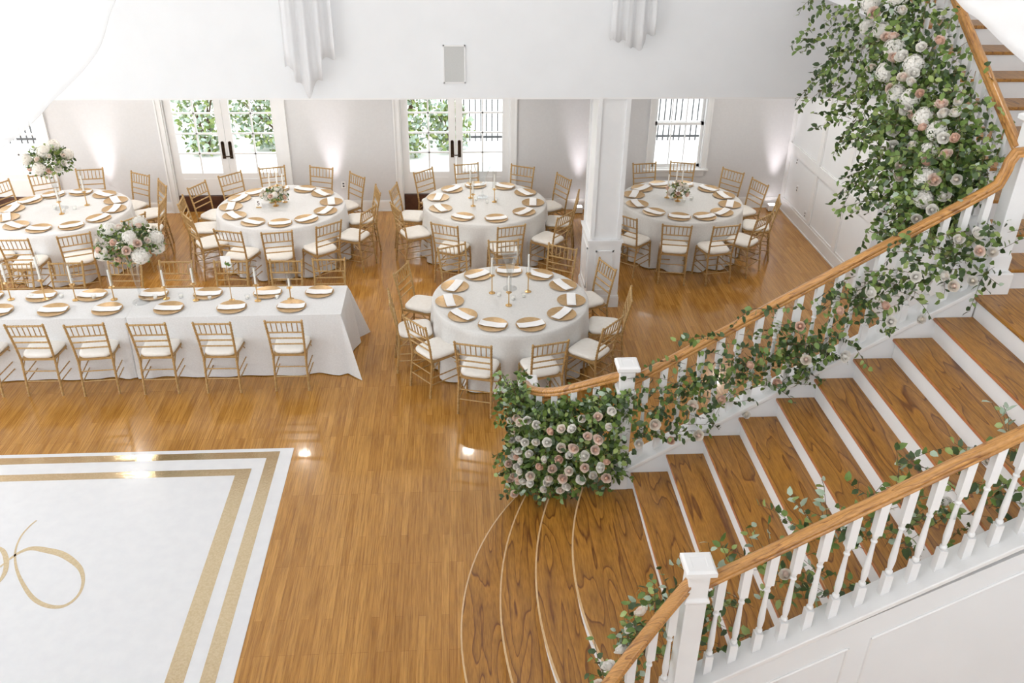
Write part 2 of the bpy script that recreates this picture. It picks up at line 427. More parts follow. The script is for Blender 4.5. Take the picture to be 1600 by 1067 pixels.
def shrub(name, x, y, w, h, n, label, cat='shrub'):
    root = empty(name, (x, y, -.1)); tag(root, label, cat)
    b = MB()
    for k in range(7):
        a = random.uniform(0, 6.28); b.tube([(0, 0, 0), (.12 * math.cos(a) * w, .12 * math.sin(a), h * .4), (.38 * w * math.cos(a), .3 * math.sin(a), h * .85)], [.025, .018, .006], 6)
    b.build('stem', 'twig', root)
    b = MB()
    for i in range(n):
        a = random.uniform(0, 6.28); r = random.random() ** .4; z = random.random()
        pr = math.sin(PI * min(1, .12 + .8 * z)) ** .6
        lump = 1 + .18 * math.sin(3 * a + 5 * z) + .12 * math.sin(7 * a - 9 * z)
        p = Vector((w / 2 * r * pr * lump * math.cos(a), .42 * r * pr * lump * math.sin(a), .05 + h * z * (1 - .1 * r)))
        out = Vector((math.cos(a), math.sin(a), .4)); d = out * .6 + rnd_unit(); b.cur = random.choice((0, 1, 1, 2, 2, 3))
        leaf(b, p, d, (out + rnd_unit()), random.uniform(.07, .14))
    b.build('foliage', ['leaf_mid', 'leaf_light', 'leaf_sage', 'leaf_pale'], root, smooth=180)
shrub('shrub', -4.95, 17.6, 1.25, 2.1, 1500, 'dark green shrub outside the doors behind the number five table, nearest the trim')
shrub('shrub', -3.45, 17.9, 2.2, 1.15, 1700, 'low loose green shrub outside the doors behind the number five table')
shrub('shrub', -1.0, 17.4, 1.3, 2.2, 1700, 'tall leafy shrub outside the middle french doors in front of the fence')
shrub('shrub', -.1, 17.7, .8, 1.0, 600, 'small feathery shrub outside the middle french doors')

# ------------------------------------------------------------------ wall speaker, outlets, lights
sp = empty('wall_speaker', (-.005, YU, 3.175)); tag(sp, 'grey rectangular in-wall speaker grille high on the white upper wall', 'speaker')
b = MB(); hw, hh = .128, .215
for (x0, x1, z0, z1) in ((-hw, hw, hh - .014, hh), (-hw, hw, -hh, -hh + .014), (-hw, -hw + .014, -hh, hh), (hw - .014, hw, -hh, hh)): b.box(x0, x1, -.014, 0, z0, z1)
b.build('frame', 'plastic_white', sp, smooth=0)
MB().box(-hw + .014, hw - .014, -.009, -.001, -hh + .014, hh - .014).build('grille', 'speaker_grey', sp, smooth=0)

def outlet(loc, rz, label):
    r = empty('wall_outlet', loc, rz); tag(r, label, 'outlet')
    MB().box(-.036, .036, -.008, 0, -.058, .058).build('cover_plate', 'plastic_white', r, smooth=0, bevel=.003)
    for z in (-.022, .022): MB().box(-.014, .014, -.010, -.007, z - .012, z + .012).build('socket', 'dark_slot', r, smooth=0)
outlet((-1.87, YB, .46), 0, 'small white wall outlet on the grey wall behind the number five table')
outlet((XR, 13.64, .95), -PI / 2, 'wall outlet high on the white panelled wall near the corner uplight')
outlet((XR, 13.45, .55), -PI / 2, 'wall outlet low on the white panelled wall near the corner uplight')
outlet((XR, 12.95, .30), -PI / 2, 'wall outlet just above the baseboard of the panelled wall')

def uplight(x, y, label):
    r = empty('uplight', (x, y, 0)); tag(r, label, 'uplight', 'uplights along the grey wall')
    MB().box(-.07, .07, -.06, .06, .01, .11).build('housing', 'plastic_white', r, smooth=0, bevel=.01)
    b = MB()
    for sx in (-.05, .05): b.box(sx - .012, sx + .012, -.05, .05, 0, .012)
    b.build('foot', 'dark_slot', r, smooth=0)
    MB().box(-.055, .055, -.045, .045, .111, .114).build('lens', 'lamp_white', r, smooth=0)
    ld = bpy.data.lights.new('uplight_beam', 'SPOT'); lo = bpy.data.objects.new('uplight_beam', ld); COL.objects.link(lo); lo.parent = r
    lo.location = (0, -.02, .13); ld.energy = 30; ld.color = (1, .90, .93); ld.spot_size = math.radians(34); ld.spot_blend = 1; ld.shadow_soft_size = .05
    d = Vector((0, .10, 1)); lo.rotation_euler = d.to_track_quat('-Z', 'Y').to_euler()
uplight(-5.61, YB - .17, 'small white uplight at the wall behind the table with the tall flower vase')
uplight(-2.0, YB - .17, 'small white uplight at the wall behind the number five table')
uplight(2.03, YB - .17, 'small white uplight at the wall behind the white pillar')
uplight(5.35, YB - .17, 'small white uplight in the corner by the white panelled wall')

r0 = None
for i, (x, y) in enumerate([(-7.4, 11.05), (-4.9, 11.05), (-2.4, 11.05), (.1, 11.05), (4.5, 11.2), (-7.4, 13), (-4.9, 13), (-2.4, 13), (.1, 13), (4.5, 12.9)]):
    if r0 is None:
        r = r0 = empty('recessed_light', (x, y, CZ)); tag(r, 'round white recessed downlight in the low dining ceiling', 'light', 'recessed downlights in the dining ceiling')
        MB().lathe([(.075, 0), (.075, -.006), (.095, -.008), (.10, 0)], 24, cap=False).build('trim_ring', 'plastic_white', r)
        MB().lathe([(.001, -.002), (.075, -.002)], 24, cap=False).build('lens', 'lamp_warm', r)
    else:
        r = copy_tree(r0); r.location = (x, y, CZ)

h0 = None  # unseen lamps added to brighten the hall, chiefly its dim right side
for (x, y) in ((4.3, 6.6), (3.2, 3.4), (.6, 5.6), (-3.2, 5.2), (-3.4, 8.6), (.6, 8.8)):
    if h0 is None:
        r = h0 = empty('added_hall_light', (x, y, 7)); tag(r, 'added unseen round white flush light on the high hall ceiling', 'light', 'added fill lights on the high hall ceiling')
        MB().lathe([(.02, 0), (.30, 0), (.30, -.05), (.28, -.06), (.27, -.05), (.02, -.045)], 32, cap=False).build('housing', 'plastic_white', r)
        MB().lathe([(.001, -.052), (.268, -.052)], 32, cap=False).build('diffuser', 'lamp_hall_added', r)
    else:
        r = copy_tree(h0); r.location = (x, y, 7)

# ------------------------------------------------------------------ dance floor
df = empty('dance_floor', (-1.71, 7.41, 0)); tag(df, 'white vinyl dance floor wrap with gold border stripes and script monogram', 'dance floor')
MB().box(-6.1, 0, -6.1, 0, 0, .004).build('vinyl_sheet', 'vinyl_white', df, smooth=0)
def ring(x_in, x_out, y_in, y_out):
    S = 6.1; b = MB(); z0, z1 = .0035, .0052
    b.box(-S + x_out, -x_out, -y_in, -y_out, z0, z1); b.box(-S + x_out, -x_out, -S + y_out, -S + y_in, z0, z1)
    b.box(-x_in, -x_out, -S + y_in, -y_in, z0, z1); b.box(-S + x_out, -S + x_in, -S + y_in, -y_in, z0, z1)
    b.build('gold_stripe', 'gold_foil', df, smooth=0)
ring(.247, .130, .160, .055); ring(.502, .362, .430, .328)
def catmull(pts, n=8):
    P = [Vector(p) for p in pts]; P = [2 * P[0] - P[1]] + P + [2 * P[-1] - P[-2]]; out = []
    for i in range(1, len(P) - 2):
        for k in range(n):
            t = k / n; a, b_, c, d = P[i - 1:i + 3]
            out.append(.5 * ((2 * b_) + (c - a) * t + (2 * a - 5 * b_ + 4 * c - d) * t * t + (-a + 3 * b_ - 3 * c + d) * t ** 3))
    out.append(P[-2]); return out
def ribbon(b, pts, wfun, z):
    P = catmull([(x, y, 0) for x, y in pts]); n = len(P); vs = []
    for i, p in enumerate(P):
        t = (P[min(i + 1, n - 1)] - P[max(i - 1, 0)]).normalized(); s = Vector((-t.y, t.x, 0)) * wfun(i / (n - 1)) / 2
        for q in (z, z + .0015): vs += [p + s + Vector((0, 0, q)), p - s + Vector((0, 0, q))]
    fs = []
    for i in range(n - 1):
        a = 4 * i; c = a + 4
        fs += [(a + 2, a + 3, c + 3, c + 2), (a, c, c + 1, a + 1), (a, a + 2, c + 2, c), (a + 1, c + 1, c + 3, a + 3)]
    b.add(vs, fs)
s1 = [(-3.86, 6.4), (-3.89, 6.32), (-3.91, 6.18), (-3.88, 6.0), (-3.79, 5.8), (-3.66, 5.61), (-3.51, 5.44), (-3.37, 5.35), (-3.25, 5.33), (-3.18, 5.38), (-3.15, 5.48), (-3.17, 5.61), (-3.24, 5.75), (-3.35, 5.86), (-3.48, 5.95), (-3.62, 6.0), (-3.75, 6.03), (-3.83, 5.99), (-3.89, 5.9), (-3.93, 5.81), (-4.05, 5.62), (-4.25, 5.4)]
s2 = [(-4.42, 6.2), (-4.2, 6.14), (-4.08, 6.07), (-3.99, 6.01), (-3.91, 5.89), (-3.86, 5.75), (-3.86, 5.64), (-3.9, 5.57), (-4.0, 5.5)]
b = MB(); off = lambda s: [(x + 1.71, y - 7.41) for x, y in s]
ribbon(b, off(s1), lambda t: .014 + .05 * math.exp(-((t - .68) / .13) ** 2) + .025 * math.exp(-((t - .32) / .12) ** 2), .0038)
ribbon(b, off(s2), lambda t: .012 + .03 * math.sin(PI * t) ** 2, .0042)
b.build('monogram', 'gold_foil', df, smooth=0)

# ------------------------------------------------------------------ chiavari chair
def bamboo(b, pts, r, seg=.075, n=7):
    P = [Vector(p) for p in pts]; out = []; rs = []
    for i in range(len(P) - 1):
        L = (P[i + 1] - P[i]).length; k = max(1, round(L / seg))
        for q in range(k):
            for f, rr in ((0, 1.0), (.12, .86), (.44, .84), (.5, 1.18), (.56, .84), (.88, .86)):
                out.append(P[i].lerp(P[i + 1], (q + f) / k)); rs.append(r * rr)
    out.append(P[-1]); rs.append(r); b.tube(out, rs, n)
CH = {}
def chair_meshes():
    fr = MB()
    def seat_poly(k):
        return [(-.175 * k, -.185 * k), (.175 * k, -.185 * k), (.198 * k, .17 * k), (.16 * k, .20 * k), (-.16 * k, .20 * k), (-.198 * k, .17 * k)]
    fr.prism(seat_poly(1), 2, .425, .45)
    CH['seat_frame'] = fr.mesh('seat_frame', 'chair_gold')
    cu = MB(); rows = [(.90, .448), (.99, .452), (1.03, .468), (1.03, .482), (.97, .497), (.80, .506), (.4, .510), (.02, .511)]
    N = 28
    def outline(a, k):
        c, s = math.cos(a), math.sin(a); e = .42
        x = math.copysign(abs(c) ** e, c); y = math.copysign(abs(s) ** e, s)
        return (x * (.183 + .014 * y) * k, y * .188 * k + .005)
    vs = [(*outline(2 * PI * q / N, k), z) for k, z in rows for q in range(N)]
    fs = [(i * N + q, i * N + (q + 1) % N, (i + 1) * N + (q + 1) % N, (i + 1) * N + q) for i in range(len(rows) - 1) for q in range(N)]
    fs += [tuple(range(N - 1, -1, -1)), tuple((len(rows) - 1) * N + q for q in range(N))]
    cu.add(vs, fs); CH['cushion'] = cu.mesh('cushion', 'cushion_ivory', 60)
    for s, nm in ((-1, 'rl'), (1, 'rr')):
        b = MB(); bamboo(b, [(s * .183, -.235, 0), (s * .178, -.19, .43), (s * .184, -.215, .62), (s * .196, -.275, .915)], .0145); b.tube([(s * .196, -.275, .91), (s * .1965, -.278, .925)], [.016, .008], 8)
        CH['leg_' + nm] = b.mesh('leg', 'chair_gold')
    for s, nm in ((-1, 'fl'), (1, 'fr')):
        b = MB(); bamboo(b, [(s * .195, .19, 0), (s * .183, .175, .43)], .0145); CH['leg_' + nm] = b.mesh('leg', 'chair_gold')
    def back_pt(s, z):
        if z < .62: t = (z - .43) / .19; return Vector((s * (.178 + .006 * t), -.19 - .025 * t, z))
        t = (z - .62) / .295; return Vector((s * (.184 + .012 * t), -.215 - .06 * t, z))
    b = MB()
    for z, r in ((.895, .0125), (.755, .010), (.675, .010), (.595, .010)): bamboo(b, [back_pt(-1, z), back_pt(1, z)], r, .06)
    CH['crossbar'] = b.mesh('crossbar', 'chair_gold')
    b = MB()
    for q in range(6):
        f = -.72 + 1.44 * q / 5; b.tube([back_pt(f, .755), back_pt(f, .895)], .0062, 6)
    CH['spindles'] = b.mesh('spindle_row', 'chair_gold')
    b = MB()
    def leg_pt(x, front, z):
        t = z / .43
        return Vector((x * (.195 - .012 * t), .19 - .015 * t, z)) if front else Vector((x * (.183 - .005 * t), -.235 + .045 * t, z))
    for s in (-1, 1):
        for z in (.16, .25): bamboo(b, [leg_pt(s, True, z), leg_pt(s, False, z)], .008, .1, 6)
    for z in (.20, .29): bamboo(b, [leg_pt(-1, True, z), leg_pt(1, True, z)], .008, .1, 6)
    for z in (.18, .30): bamboo(b, [leg_pt(-1, False, z), leg_pt(1, False, z)], .008, .1, 6)
    for s in (-1, 1):
        b.tube([leg_pt(s, True, .33), Vector((s * .19, .07, .43))], .007, 6); b.tube([leg_pt(s, False, .33), Vector((s * .18, -.09, .43))], .007, 6)
    CH['stretcher'] = b.mesh('stretcher', 'chair_gold')
chair_meshes()
def chair(x, y, rz, label, group):
    r = empty('chiavari_chair', (x, y, 0), rz); tag(r, label, 'chair', group)
    for nm, key in (('seat_frame', 'seat_frame'), ('cushion', 'cushion'), ('leg', 'leg_rl'), ('leg', 'leg_rr'), ('leg', 'leg_fl'), ('leg', 'leg_fr'), ('crossbar', 'crossbar'), ('spindle_row', 'spindles'), ('stretcher', 'stretcher')):
        o = bpy.data.objects.new(nm, CH[key]); COL.objects.link(o); o.parent = r
    return r

# ------------------------------------------------------------------ place settings
b = MB().lathe([(.001, .004), (.095, .004), (.115, .007), (.155, .016), (.166, .019), (.168, .017), (.155, .010), (.11, 0), (.001, 0)], 40, cap=False)
ME_CHARGER = b.mesh('charger_plate', 'charger_gold', 60)
b = MB()
def nap(u, v):
    x = (u - .5) * .30; y = (v - .5) * .105
    return (x, y, .0045 + .0012 * math.sin(9 * u + 3 * v) + .018 * abs(2 * u - 1) ** 3)
vsn = []
for lay in range(3):
    b.grid(lambda u, v, k=lay: Vector(nap(u, v)) * 1.0 + Vector((.002 * k, .0015 * k, .0032 * k)), 14, 4)
b2 = MB()
def nap_closed(u, v):
    a = 2 * PI * u; c, s = math.cos(a), math.sin(a)
    return ((v - .5) * .30, math.copysign(abs(c) ** .3, c) * .053, .011 + math.copysign(abs(s) ** .6, s) * .006 + .014 * abs(2 * v - 1) ** 3 + .001 * math.sin(v * 14))
b2.grid(nap_closed, 20, 14, close_u=True)
n0 = 20
b2.f.append(tuple(range(n0 - 1, -1, -1))); b2.f.append(tuple(14 * n0 + k for k in range(n0))); b2.mi += [0, 0]
ME_NAPKIN = b2.mesh('napkin', 'napkin_white', 60)
def setting(x, y, z, rz, where, grp):
    c = bpy.data.objects.new('charger_plate', ME_CHARGER); COL.objects.link(c); c.location = (x, y, z); c.rotation_euler = (0, 0, rz)
    tag(c, 'gold charger plate ' + where, 'plate', 'charger plates on the ' + grp)
    n = bpy.data.objects.new('napkin', ME_NAPKIN); COL.objects.link(n); n.location = (x, y, z + .004); n.rotation_euler = (0, 0, rz + random.uniform(-.06, .06))
    tag(n, 'white napkin on plate ' + where, 'napkin', 'napkins on the ' + grp)

# ------------------------------------------------------------------ tables
TZ = .762
HOURS = ['twelve', 'one', 'two', 'three', 'four', 'five', 'six', 'seven', 'eight', 'nine', 'ten', 'eleven']
def round_cloth(seed, folds=22, mname='linen'):
    rn = random.Random(seed); b = MB(); R = .915; N = 176
    ph = [rn.uniform(0, 6.28) for _ in range(4)]
    def wave(a): return .55 * math.sin(folds * a + ph[0] + .9 * math.sin(3 * a + ph[2])) + .3 * math.sin((folds * .5) * a * 1.0 + ph[1]) * 1 + .2 * math.sin(5 * a + ph[3])
    rows = [(.02, TZ), (.3, TZ), (.6, TZ), (.86, TZ), (.905, TZ - .002), (.918, TZ - .014)]
    vs = []
    for r, z in rows:
        for k in range(N): a = 2 * PI * k / N; vs.append((r * math.cos(a), r * math.sin(a), z))
    M = 12
    for j in range(1, M + 1):
        t = j / M
        for k in range(N):
            a = 2 * PI * k / N; w_ = round(folds) and wave(2 * PI * k / N)
            r = .92 + .030 * t + .085 * w_ * t ** .9 * (1 - .25 * w_)
            vs.append((r * math.cos(a), r * math.sin(a), (TZ - .014) * (1 - t) + (.012 + .01 * max(0, w_)) * t))
    m = len(rows) + M
    fs = [(i * N + k, i * N + (k + 1) % N, (i + 1) * N + (k + 1) % N, (i + 1) * N + k) for i in range(m - 1) for k in range(N)] + [tuple(range(N))]
    b.add(vs, [tuple(reversed(f)) for f in fs]); return b.mesh('tablecloth', mname, 70)
def folding_table(loc, label):
    r = empty('banquet_table', loc); tag(r, label, 'table', 'folding tables under the cloths')
    MB().lathe([(.001, .735), (.89, .735), (.895, .745), (.89, .757), (.001, .757)], 48, cap=False).build('tabletop', 'threshold_wood', r)
    for a in range(4):
        th = PI / 4 + a * PI / 2; MB().tube([(.6 * math.cos(th), .6 * math.sin(th), 0), (.6 * math.cos(th), .6 * math.sin(th), .735)], .016, 10).build('leg', 'iron', r)
ROUND = {
 'F':  ((.60, 9.23), 'stair-side round table', [-173, -142, -109, -75, -39, -9, 24, 56, 88, 121, 155], 'satin_linen'),
 't2': ((.41, 12.42), 'middle door round table', [-156, -118, -79, -40, -7, 29, 63, 100, 133, 167], 'satin_linen'),
 't3': ((3.36, 12.40), 'sash window round table', [-167, -136, -105, -75, -48, -18, 13, 41, 75, 105, 134, 161], 'satin_linen'),
 't1': ((-2.56, 12.33), 'number five round table', [-175, -145, -113, -82, -52, -21, 9, 42, 70, 103, 130, 157], 'linen'),
 't0': ((-5.62, 12.23), 'tall vase round table', [-155, -124, -94, -61, -30, 0, 29, 58, 90, 121, 148, 177], 'linen')}
for key, (c, nm, angs, mm) in ROUND.items():
    folding_table((c[0], c[1], 0), 'folding table hidden under the cloth of the ' + nm)
    o = bpy.data.objects.new('tablecloth', round_cloth(sum(map(ord, key)), 17, mm)); COL.objects.link(o); o.location = (c[0], c[1], 0)
    tag(o, 'white floor-length cloth on the ' + nm, 'tablecloth', 'cloths on the round tables')
    used = set()
    for a in angs:
        h = int(math.floor((3 - a / 30) % 12 + .5)) % 12
        while h in used: h = (h + 1) % 12
        used.add(h); th = math.radians(a)
        setting(c[0] + .715 * math.cos(th), c[1] + .715 * math.sin(th), TZ + .0005, th - PI / 2, "at %s o'clock, %s" % (HOURS[h], nm), nm)
        ca = th + random.uniform(-.05, .05); R = 1.11 + random.uniform(-.02, .05)
        chair(c[0] + R * math.cos(ca), c[1] + R * math.sin(ca), ca + PI / 2 + random.uniform(-.09, .09), "gold chair with ivory cushion, %s o'clock at the %s" % (HOURS[h], nm), 'chairs around the ' + nm)

# long table
def rect_cloth(x0, x1, y0, y1, seed, joint):
    rn = random.Random(seed); b = MB(); cx, cy = (x0 + x1) / 2, (y0 + y1) / 2; hx, hy = (x1 - x0) / 2, (y1 - y0) / 2
    per = []
    nx, ny, nc = 46, 18, 9
    rc = .02
    def side(ax, ay, bx, by, n):
        for k in range(n): per.append((ax + (bx - ax) * k / n, ay + (by - ay) * k / n, None))
    def corner(px, py, a0):
        for k in range(nc): per.append((px + rc * math.cos(a0 + PI / 2 * k / nc), py + rc * math.sin(a0 + PI / 2 * k / nc), k / (nc - 1)))
    side(-hx + rc, -hy, hx - rc, -hy, nx); corner(hx - rc, -hy + rc, -PI / 2)
    side(hx, -hy + rc, hx, hy - rc, ny); corner(hx - rc, hy - rc, 0)
    side(hx - rc, hy, -hx + rc, hy, nx); corner(-hx + rc, hy - rc, PI / 2)
    side(-hx, hy - rc, -hx, -hy + rc, ny); corner(-hx + rc, -hy + rc, PI)
    N = len(per); ph = [rn.uniform(0, 6.28) for _ in range(3)]
    rows = [(1, 0)]
    vs = [(x * .999, y * .997, TZ) for x, y, _ in per] + [(x, y, TZ - .012) for x, y, _ in per]
    M = 12
    for j in range(1, M + 1):
        t = j / M
        for i, (x, y, cf_) in enumerate(per):
            d = Vector((x / hx * hx, y, 0))
            if cf_ is None:
                nrm = Vector((0, -1 if y < 0 else 1, 0)) if abs(abs(y) - hy) < 1e-6 else Vector((1 if x > 0 else -1, 0, 0))
                s = i / N * 60; wv = .6 * math.sin(s + ph[0]) + .4 * math.sin(2.3 * s + ph[1])
                out = .012 + .045 * t + .018 * wv * t
                dc = min(math.hypot(abs(x) - hx, abs(y) - hy), 1); out += .05 * t * math.exp(-(dc / .16) ** 2) - .035 * t * math.exp(-((dc - .3) / .1) ** 2)
                sk = 0
            else:
                a = math.atan2(y, x); nrm = Vector((1 if x > 0 else -1, 1 if y > 0 else -1, 0)).normalized()
                out = .012 + .235 * t * math.sin(PI * cf_) ** .7 + .05 * t; sk = 0
            jx = max(0, min(1, (joint * x - hx + .3) / .3))
            out_x = nrm.x * out if joint * x < hx - .05 else 0
            if jx and abs(nrm.y) > .1: out = min(out, .012 + .06 * t)
            zz = (TZ - .012) * (1 - t) + .012 * t
            vs.append((x + out_x, y + nrm.y * out, zz))
    m = M + 2
    fs = [(i * N + (k + 1) % N, i * N + k, (i + 1) * N + k, (i + 1) * N + (k + 1) % N) for i in range(m - 1) for k in range(N)] + [tuple(range(N))]
    b.add(vs, fs); return b.mesh('tablecloth', 'linen', 70), (cx, cy, 0)
for (x0, x1, lab, s, jn) in ((-3.70, -1.33, 'white floor-length cloth on the long table half nearest the open floor', 3, -1), (-6.15, -3.70, 'white floor-length cloth on the long table half beyond the tall vase', 8, 1)):
    me, loc = rect_cloth(x0, x1, 8.88, 9.63, s, jn); o = bpy.data.objects.new('tablecloth', me); COL.objects.link(o); o.location = loc
    tag(o, lab, 'tablecloth', 'cloths on the long table')
    r = empty('banquet_table', loc); tag(r, 'long folding table under the ' + lab[6:].replace('floor-length ', ''), 'table', 'folding tables under the cloths'); h = (x1 - x0) / 2 - .03
    MB().box(-h, h, -.34, .34, .735, .757).build('tabletop', 'threshold_wood', r, smooth=0)
    for sx in (-1, 1):
        for sy in (-1, 1): MB().tube([(sx * (h - .25), sy * .27, 0), (sx * (h - .25), sy * .27, .735)], .016, 10).build('leg', 'iron', r)
ORD = ['first', 'second', 'third', 'fourth', 'fifth', 'sixth', 'seventh', 'eighth']
near_c = [-1.885, -2.635, -3.33, -4.0, -4.59, -5.22]
for i, x in enumerate(near_c):
    chair(x, 8.73 + random.uniform(-.015, .015), random.uniform(-.06, .06) + (.05 if i in (3, 4) else 0), 'gold chair on the near side of the long table, %s from the open end' % ORD[i], 'chairs along the near side of the long table')
far_c = [-1.60, -2.13, -2.78, -3.46, -4.06, -4.75, -5.36]
for i, x in enumerate(far_c):
    chair(x, 9.80 + random.uniform(-.015, .015), PI + random.uniform(-.05, .05), 'gold chair on the far side of the long table, %s from the open end' % ORD[i], 'chairs along the far side of the long table')
for i, x in enumerate([-1.91, -2.58, -3.28, -3.96, -4.55, -5.16]):
    setting(x, 9.08, TZ + .0005, random.uniform(-.04, .04), 'at the long table near edge, %s from the open end' % ORD[i], 'long table near edge')
for i, x in enumerate([-1.64, -2.24, -2.93, -3.55, -4.25, -4.82, -5.42]):
    setting(x, 9.44, TZ + .0005, random.uniform(-.04, .04), 'at the long table far edge, %s from the open end' % ORD[i], 'long table far edge')

# ------------------------------------------------------------------ flowers
def rose_mesh(name, mats, seed, nring):
    rn = random.Random(seed); b = MB()
    j = 0
    for ring_i, (n, r, h, curl) in enumerate(nring):
        for k in range(n):
            a0 = 2 * PI * k / n + ring_i * .9 + rn.uniform(-.1, .1); hwid = PI / n * 1.35; b.cur = 0 if ring_i > 1 else min(1, len(mats) - 1)
            rr = r * rn.uniform(.93, 1.07); hh = h * rn.uniform(.95, 1.05)
            def P(u, v):
                uu = 2 * u - 1; wv = hwid * uu * (1 - .25 * v ** 3)
                rad = rr * (.25 + .75 * v ** .55) + curl * v ** 3 + .002 * math.cos(3 * uu)
                z = hh * v * (1 - .12 * uu * uu) - curl * .8 * v ** 4
                return (rad * math.cos(a0 + wv), rad * math.sin(a0 + wv), z)
            b.grid(P, 4, 4)
    b.cur = min(1, len(mats) - 1); b.lathe([(.009, .012), (.0125, .026), (.011, .036), (.006, .0405), (.001, .042)], 10, cap=False)
    return b.mesh(name, mats, 180)
RINGS = [(3, .013, .041, -.003), (3, .019, .042, -.002), (4, .026, .041, -.001), (5, .033, .037, .002), (5, .038, .030, .004)]
RINGS2 = [(3, .013, .045, -.003), (3, .019, .046, -.002), (4, .025, .044, -.002), (5, .030, .038, 0), (5, .033, .029, .002)]
ROSES = [rose_mesh('rose', ['petal_white'], 1, RINGS), rose_mesh('rose', ['petal_ivory', 'petal_blush'], 2, RINGS), rose_mesh('rose', ['petal_blush', 'petal_peach'], 3, RINGS), rose_mesh('rose', ['petal_peach'], 4, RINGS2), rose_mesh('rose', ['petal_white', 'petal_ivory'], 5, RINGS2)]
def hydrangea_mesh(seed):
    rn = random.Random(seed); b = MB(); N = 95; R = .075
    b.lathe([(.001, -.055), (.045, -.035), (.058, 0), (.045, .04), (.001, .055)], 10, cap=False)
    for i in range(N):
        z = 1 - 2 * (i + .5) / N
        if z < -.65: continue
        r = math.sqrt(1 - z * z); a = i * 2.39996; d = Vector((r * math.cos(a), r * math.sin(a), z)) ; p = d * R * rn.uniform(.93, 1.03) * (1 + .10 * math.sin(4 * d.x + seed) * math.cos(5 * d.y))
        t1 = d.orthogonal().normalized(); t2 = d.cross(t1); ro = rn.uniform(0, 6.28)
        for q in range(4):
            th = ro + q * PI / 2; e = t1 * math.cos(th) + t2 * math.sin(th); f_ = t1 * -math.sin(th) + t2 * math.cos(th); L = rn.uniform(.015, .020)
            b.add([p, p + e * L * .6 + f_ * L * .5 + d * .002, p + e * L * 1.1 + d * .001, p + e * L * .6 - f_ * L * .5 + d * .002], [(0, 3, 2, 1)])
    return b.mesh('hydrangea', ['petal_white'], 0)
HYD = [hydrangea_mesh(1), hydrangea_mesh(2)]
def bloom(parent, me, p, d, s, name):
    o = bpy.data.objects.new(name, me); COL.objects.link(o); o.parent = parent
    q = Vector(d).normalized().to_track_quat('Z', 'Y'); o.rotation_mode = 'QUATERNION'; o.rotation_quaternion = q @ Matrix.Rotation(random.uniform(0, 6.28), 3, 'Z').to_quaternion()
    o.location = p; o.scale = (s, s, s); return o
def pick_rose(): return random.choices(ROSES, (4, 3, 3, 2, 3))[0]
LEAFM = ['leaf_dark', 'leaf_mid', 'leaf_light', 'leaf_sage']

def strand(lv, tw, p, d, length, droop, L, mix, wob=.5, wk=1.0, step=.03, face=None):
    """a trailing stem with leaves set alternately along it"""
    p = Vector(p); d = Vector(d).normalized(); pts = [p.copy()]; side = 1; run = 0
    while run < length:
        d = (d + rnd_unit() * wob * .35 + Vector((0, 0, -droop * .12))).normalized(); p = p + d * step; run += step; pts.append(p.copy())
        sd = d.cross(rnd_unit()).normalized(); side = -side
        n = rnd_unit() if face is None else (Vector(face) * 1.0 + rnd_unit() * .9)
        lv.cur = random.choices(range(len(mix)), mix)[0]
        leaf(lv, p, sd * side + d * .5 + Vector((0, 0, -.25)), n, L * random.uniform(.7, 1.2), wk)
    tw.tube(pts[::2] + [pts[-1]] if len(pts) > 3 else pts, .0018, 4, cap=False)

def arrangement(loc, name, label, vase_fn, zc, rx, rz_, nh, nr, group=None, leafn=260):
    root = empty(name, loc); tag(root, label, 'flower arrangement', group)
    vase_fn(root)
    lv = MB(); tw = MB(); c = Vector((0, 0, zc))
    for i in range(leafn // 9):
        d = rnd_unit(); d.z = abs(d.z) * 1.0 - .25
        st = c + Vector((d.x * rx * .35, d.y * rx * .35, d.z * rz_ * .3))
        strand(lv, tw, st, Vector((d.x, d.y, d.z * .9)), random.uniform(.55, .85) * (rx * .8 if abs(d.z) < .6 else rz_), .35, .055 if rx > .25 else .035, (3, 4, 3, 1), wob=.5, step=.026)
    for i in range(int(leafn * 1.2)):
        d = rnd_unit(); r = random.uniform(.5, .95)
        p = c + Vector((d.x * rx * r, d.y * rx * r, d.z * rz_ * r)); lv.cur = random.choices(range(4), (4, 4, 3, 1))[0]
        leaf(lv, p, d + rnd_unit() * .8, d + rnd_unit() * .6, random.uniform(.035, .065) * (1 if rx > .25 else .7))
    placed = []
    def put(n, kind):
        for i in range(n):
            for _ in range(60):
                d = rnd_unit(); d.y = d.y - .25
                if d.z < -.45: continue
                d.normalize(); mn = .17 if kind == 'hydrangea' else .11
                if rx < .25: mn *= .6
                q = Vector((d.x * rx, d.y * rx, d.z * rz_))
                if all((q - e).length > mn for e in placed): break
            placed.append(q)
            if kind == 'hydrangea': bloom(root, random.choice(HYD), c + q * .88, (d.x, d.y, d.z * 1.2), random.uniform(.95, 1.2) * (1 if rx > .25 else .55), 'hydrangea')
            else: bloom(root, pick_rose(), c + q * .86, (d.x, d.y, d.z * 1.2 + .2), random.uniform(.95, 1.2) * (1 if rx > .25 else .85), 'rose')
    put(nh, 'hydrangea'); put(nr, 'rose')
    lv.build('foliage', LEAFM, root, smooth=180); tw.build('stem', 'twig', root)
def trumpet(h, rt, rb):
    def f(root):
        prof = [(.001, .004), (rb, .004), (rb, .010), (rb * .35, .022), (.012, .05), (.010, .09), (.016, .13), (.03, h * .42), (.042, h * .6), (.055, h * .8), (rt, h), (rt - .004, h), (.051, h * .8), (.038, h * .6), (.026, h * .43), (.001, .145)]
        MB().lathe(prof, 28, cap=False).build('vase', 'crystal', root, smooth=60)
    return f
